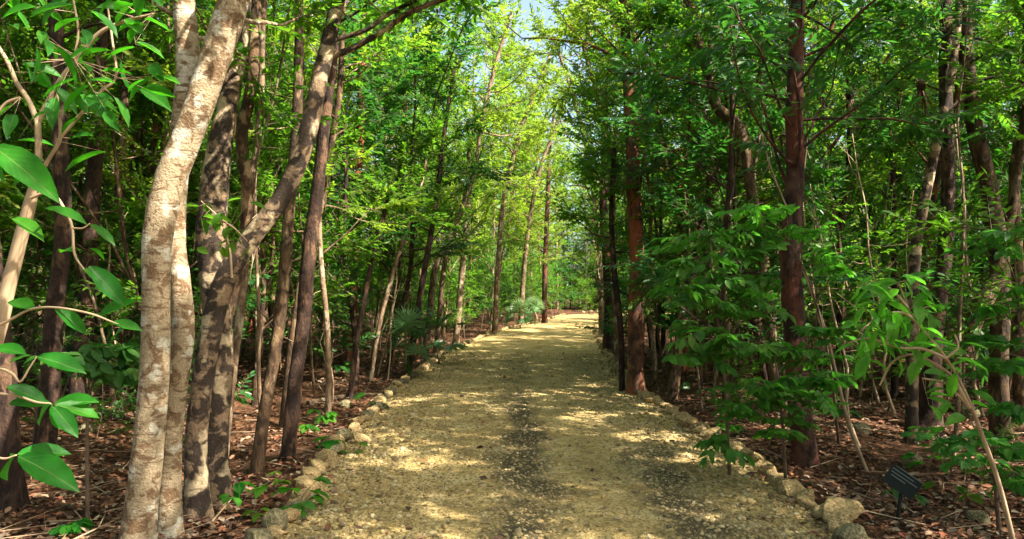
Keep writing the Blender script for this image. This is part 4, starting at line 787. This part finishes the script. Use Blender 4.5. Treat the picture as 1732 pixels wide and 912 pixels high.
# fan palms
def fan(mb, lf, base, hub, face, r, nseg=22, spread=3.6):
    q = smooth_path([[*base, .010], [*((base + hub) / 2 + np.array([0, 0, .06])), .008], [*hub, .006]], 10); tube(mb, q[:, :3], q[:, 3], 6)
    n = unit(np.array(face, float)); ax = unit(hub - base); ax = unit(ax - n * np.dot(ax, n)); sx = np.cross(n, ax)
    for k in range(nseg):
        a = (k / (nseg - 1) - .5) * spread; d = ax * math.cos(a) + sx * math.sin(a); d = unit(d + n * rl.normal(0, .08) + [0, 0, -.12 * abs(a)]); s_ = unit(np.cross(n, d)); L = r * rl.uniform(.88, 1.05); wd = L * .058
        V = np.array([hub, hub + d * L * .55 + s_ * wd + n * .01, hub + d * L + n * -.03 * L, hub + d * L * .55 - s_ * wd + n * .01, hub + d * L * .5 - n * .012]); lf.add(V, None, [[0, 1, 4], [4, 1, 2], [4, 2, 3], [0, 4, 3]], 0, False)
def palm(label, px, py, Y, fans, trunk=None, group=None):
    b0 = at(px, py, Y); b0[2] = float(gh(b0[0], b0[1])); root = empty('fan_palm', b0); tag(root, label, 'palm', group); st = MB()
    top = b0 + [0, 0, .12]; tube(st, [b0 - [0, 0, .05], b0 + [0, 0, .05], top], [.05, .045, .03], 8); st.build('stem', M['bark_brown'], root, b0)
    for (x, y, dY, r, fc) in fans:
        pm, lm = MB(), MB(); fan(pm, lm, top, at(x, y, Y + dY), fc, r); f = lm.build('fan_leaf', M['leaf_palm'], root, b0); p = pm.build('petiole', M['leaf_mid'], f)
        p.data.transform(Matrix.Translation(-Vector([float(c) for c in b0])))
palm('large pale fan palm catching the sun in the thicket on the left of the track', 692, 640, 13.0, [(690, 545, -.15, .38, (.35, -.8, .5)), (708, 598, -.1, .3, (.5, -.6, .6)), (670, 585, 0, .28, (-.4, -.6, .6)), (684, 560, .25, .32, (-.2, -.9, .4))])
palm('bushy dark fan palm by the track far ahead on the left', 880, 553, 29.0, [(866, 530, 0, .42, (-.4, -.8, .4)), (878, 520, -.2, .45, (0, -.9, .4)), (890, 532, -.1, .42, (.5, -.7, .4)), (862, 540, .1, .36, (-.6, -.5, .6)), (886, 538, -.5, .36, (.1, -.7, .7))])
palm('yellower upright fan palm just beyond the bushy dark one', 905, 548, 31.5, [(900, 514, 0, .42, (-.2, -.9, .3)), (909, 517, -.1, .42, (.3, -.9, .3)), (904, 527, -.4, .4, (0, -.7, .6))])
palm('small fan palm seedling with drooping fronds at the left edge of the track', 742, 600, 15.5, [(765, 583, -.2, .4, (.1, -.2, .95)), (735, 585, -.1, .3, (-.3, -.4, .9))])

# air plants on the branches
def air_plant(label, px, py, Y, r, dead, n=34):
    b0 = at(px, py, Y); root = empty('air_plant', b0); tag(root, label, 'air plant'); lf, dd = MB(), MB()
    def strap(mb, d, L, w_, dr):
        s_ = unit(np.cross(d, [0.02, .05, 1.])); V = []
        for t in np.linspace(0, 1, 6):
            c = b0 + d * L * t + np.array([0, 0, -dr * L * t * t]); ww = w_ * (1 - t) ** .6 + .0006; V += [c - s_ * ww, c + s_ * ww]
        mb.add(np.array(V), [[2 * i, 2 * i + 1, 2 * i + 3, 2 * i + 2] for i in range(5)], None, 0)
    for i in range(n): a = rl.uniform(0, 6.28); e = rl.uniform(.1, 1.4); strap(lf, np.array([math.cos(a) * math.cos(e), math.sin(a) * math.cos(e), math.sin(e)]), r * rl.uniform(.6, 1.1), r * .035, .35)
    for i in range(dead): a = rl.uniform(0, 6.28); strap(dd, unit(np.array([math.cos(a) * rl.uniform(.1, .5), math.sin(a) * rl.uniform(.1, .5), -.8])), r * rl.uniform(.4, 1.6), r * .028, .3)
    core = MB(); core.add(ICO_V * [r * .2, r * .2, r * .28] + b0, None, ICO_F); core.build('root_clump', M['bark_dark'], root, b0)
    lf.build('leaf_rosette', M['leaf_brom'], root, b0)
    if dead: dd.build('dead_leaves', M['litter'], root, b0)
air_plant('shaggy brown air plant hanging in the airy crown high above the track', 993, 40, 12.9, .28, 40)
air_plant('spiky air plant clasped on the thin pale tree curving over the track', 1024, 246, 13.3, .28, 14)
air_plant('big air plant with a long beard of dead leaves on the forked brown tree', 1198, 212, 10.2, .30, 60)
air_plant('dark shaggy air plant in the upper right canopy beside the leaning slim dark tree', 1558, 145, 7.5, .26, 34)
air_plant('air plant on a thin branch between the dark red trunk and the leaning slim tree', 1438, 162, 7.6, .22, 24)
air_plant('small air plant at the top of the elbowed brown tree', 1635, 122, 7.5, .2, 12)

# small tilted sign
M['sign'] = plain_mat('dark_green_painted_metal', (.005, .009, .007), .7, (.004, .007, .006), 6)
M['sign_pale'] = plain_mat('faded_sign_print', (.10, .12, .11), .6)
def sign():
    Y = gy(884); b0 = at(1519, 884, Y); c = at(1526, 815, Y - .02); root = empty('small_sign', b0); tag(root, 'small dark green tilted sign panel on a short post in dead leaves', 'sign')
    n = unit(np.array([-.45, -.86, .2])); ux = unit(at(1559, 814, Y) - at(1505, 778, Y)); ux = unit(ux - n * np.dot(ux, n)); uy = np.cross(n, ux); p = MB(); w_, h_, t_ = .105, .07, .007
    def slab(mb, cx, cy_, hw, hh, z0, z1):
        V = [c + ux * (cx + sx * hw) + uy * (cy_ + sy * hh) + n * z for z in (z0, z1) for sx, sy in ((-1, -1), (1, -1), (1, 1), (-1, 1))]
        mb.add(np.array(V), [[0, 3, 2, 1], [4, 5, 6, 7], [0, 1, 5, 4], [1, 2, 6, 5], [2, 3, 7, 6], [3, 0, 4, 7]], None, 0, False)
    slab(p, 0, 0, w_, h_, -t_, t_); pn = p.build('panel', M['sign'], root, b0)
    e = MB(); slab(e, .01, h_ * .98, w_ * .9, .0025, t_ * .2, t_ + .002)
    for k, (cx, hw) in enumerate([(-.02, .075), (0, .09), (-.03, .05)]): slab(e, cx, .045 - k * .022, hw, .0035, t_ + .0005, t_ + .002)
    o = e.build('print_lines', M['sign_pale'], pn, b0)
    q = MB(); tube(q, [b0 - [0, 0, .1], b0 + [0, 0, .05], c - n * .012 - [0, 0, .03]], [.012, .012, .012], 8); q.build('post', M['sign'], root, b0)
sign()

# dead wood
def log(label, a, b, w_, m, ya=None):
    A = at(*a, gy(a[1])); B = at(*b, gy(b[1])); r = w_ / 2 / FOC * A[1]; A[2] = float(gh(A[0], A[1])) + r * .8; B[2] = float(gh(B[0], B[1])) + r * .7; mid = (A + B) / 2 + [0, .1, .03]; mb = MB()
    q = smooth_path([[*A, r], [*mid, r * .9], [*B, r * .6]], 14); tube(mb, q[:, :3], q[:, 3], 9, 0, rl, .1)
    for k in range(3): bp, br = branch(rl, q[3 + 3 * k, :3], rl.normal(0, 1, 3) + [0, 0, .6], .3, r * .3, 4); tube(mb, bp, br, 5)
    tag(mb.build('fallen_log', M[m], None), label, 'log')
log('rotting brown log lying behind the mottled pair on the left', (60, 712), (235, 722), 16, 'bark_brown')
log('thin grey fallen branch in the leaves near the small sign', (1430, 898), (1490, 862), 4, 'twig_pale')
log('slim fallen pole lying in the litter left of the track beneath the slim trees', (520, 690), (650, 668), 9, 'bark_grey')
log('grey fallen pole lying deep in the thicket on the right', (1480, 660), (1640, 690), 9, 'bark_grey')
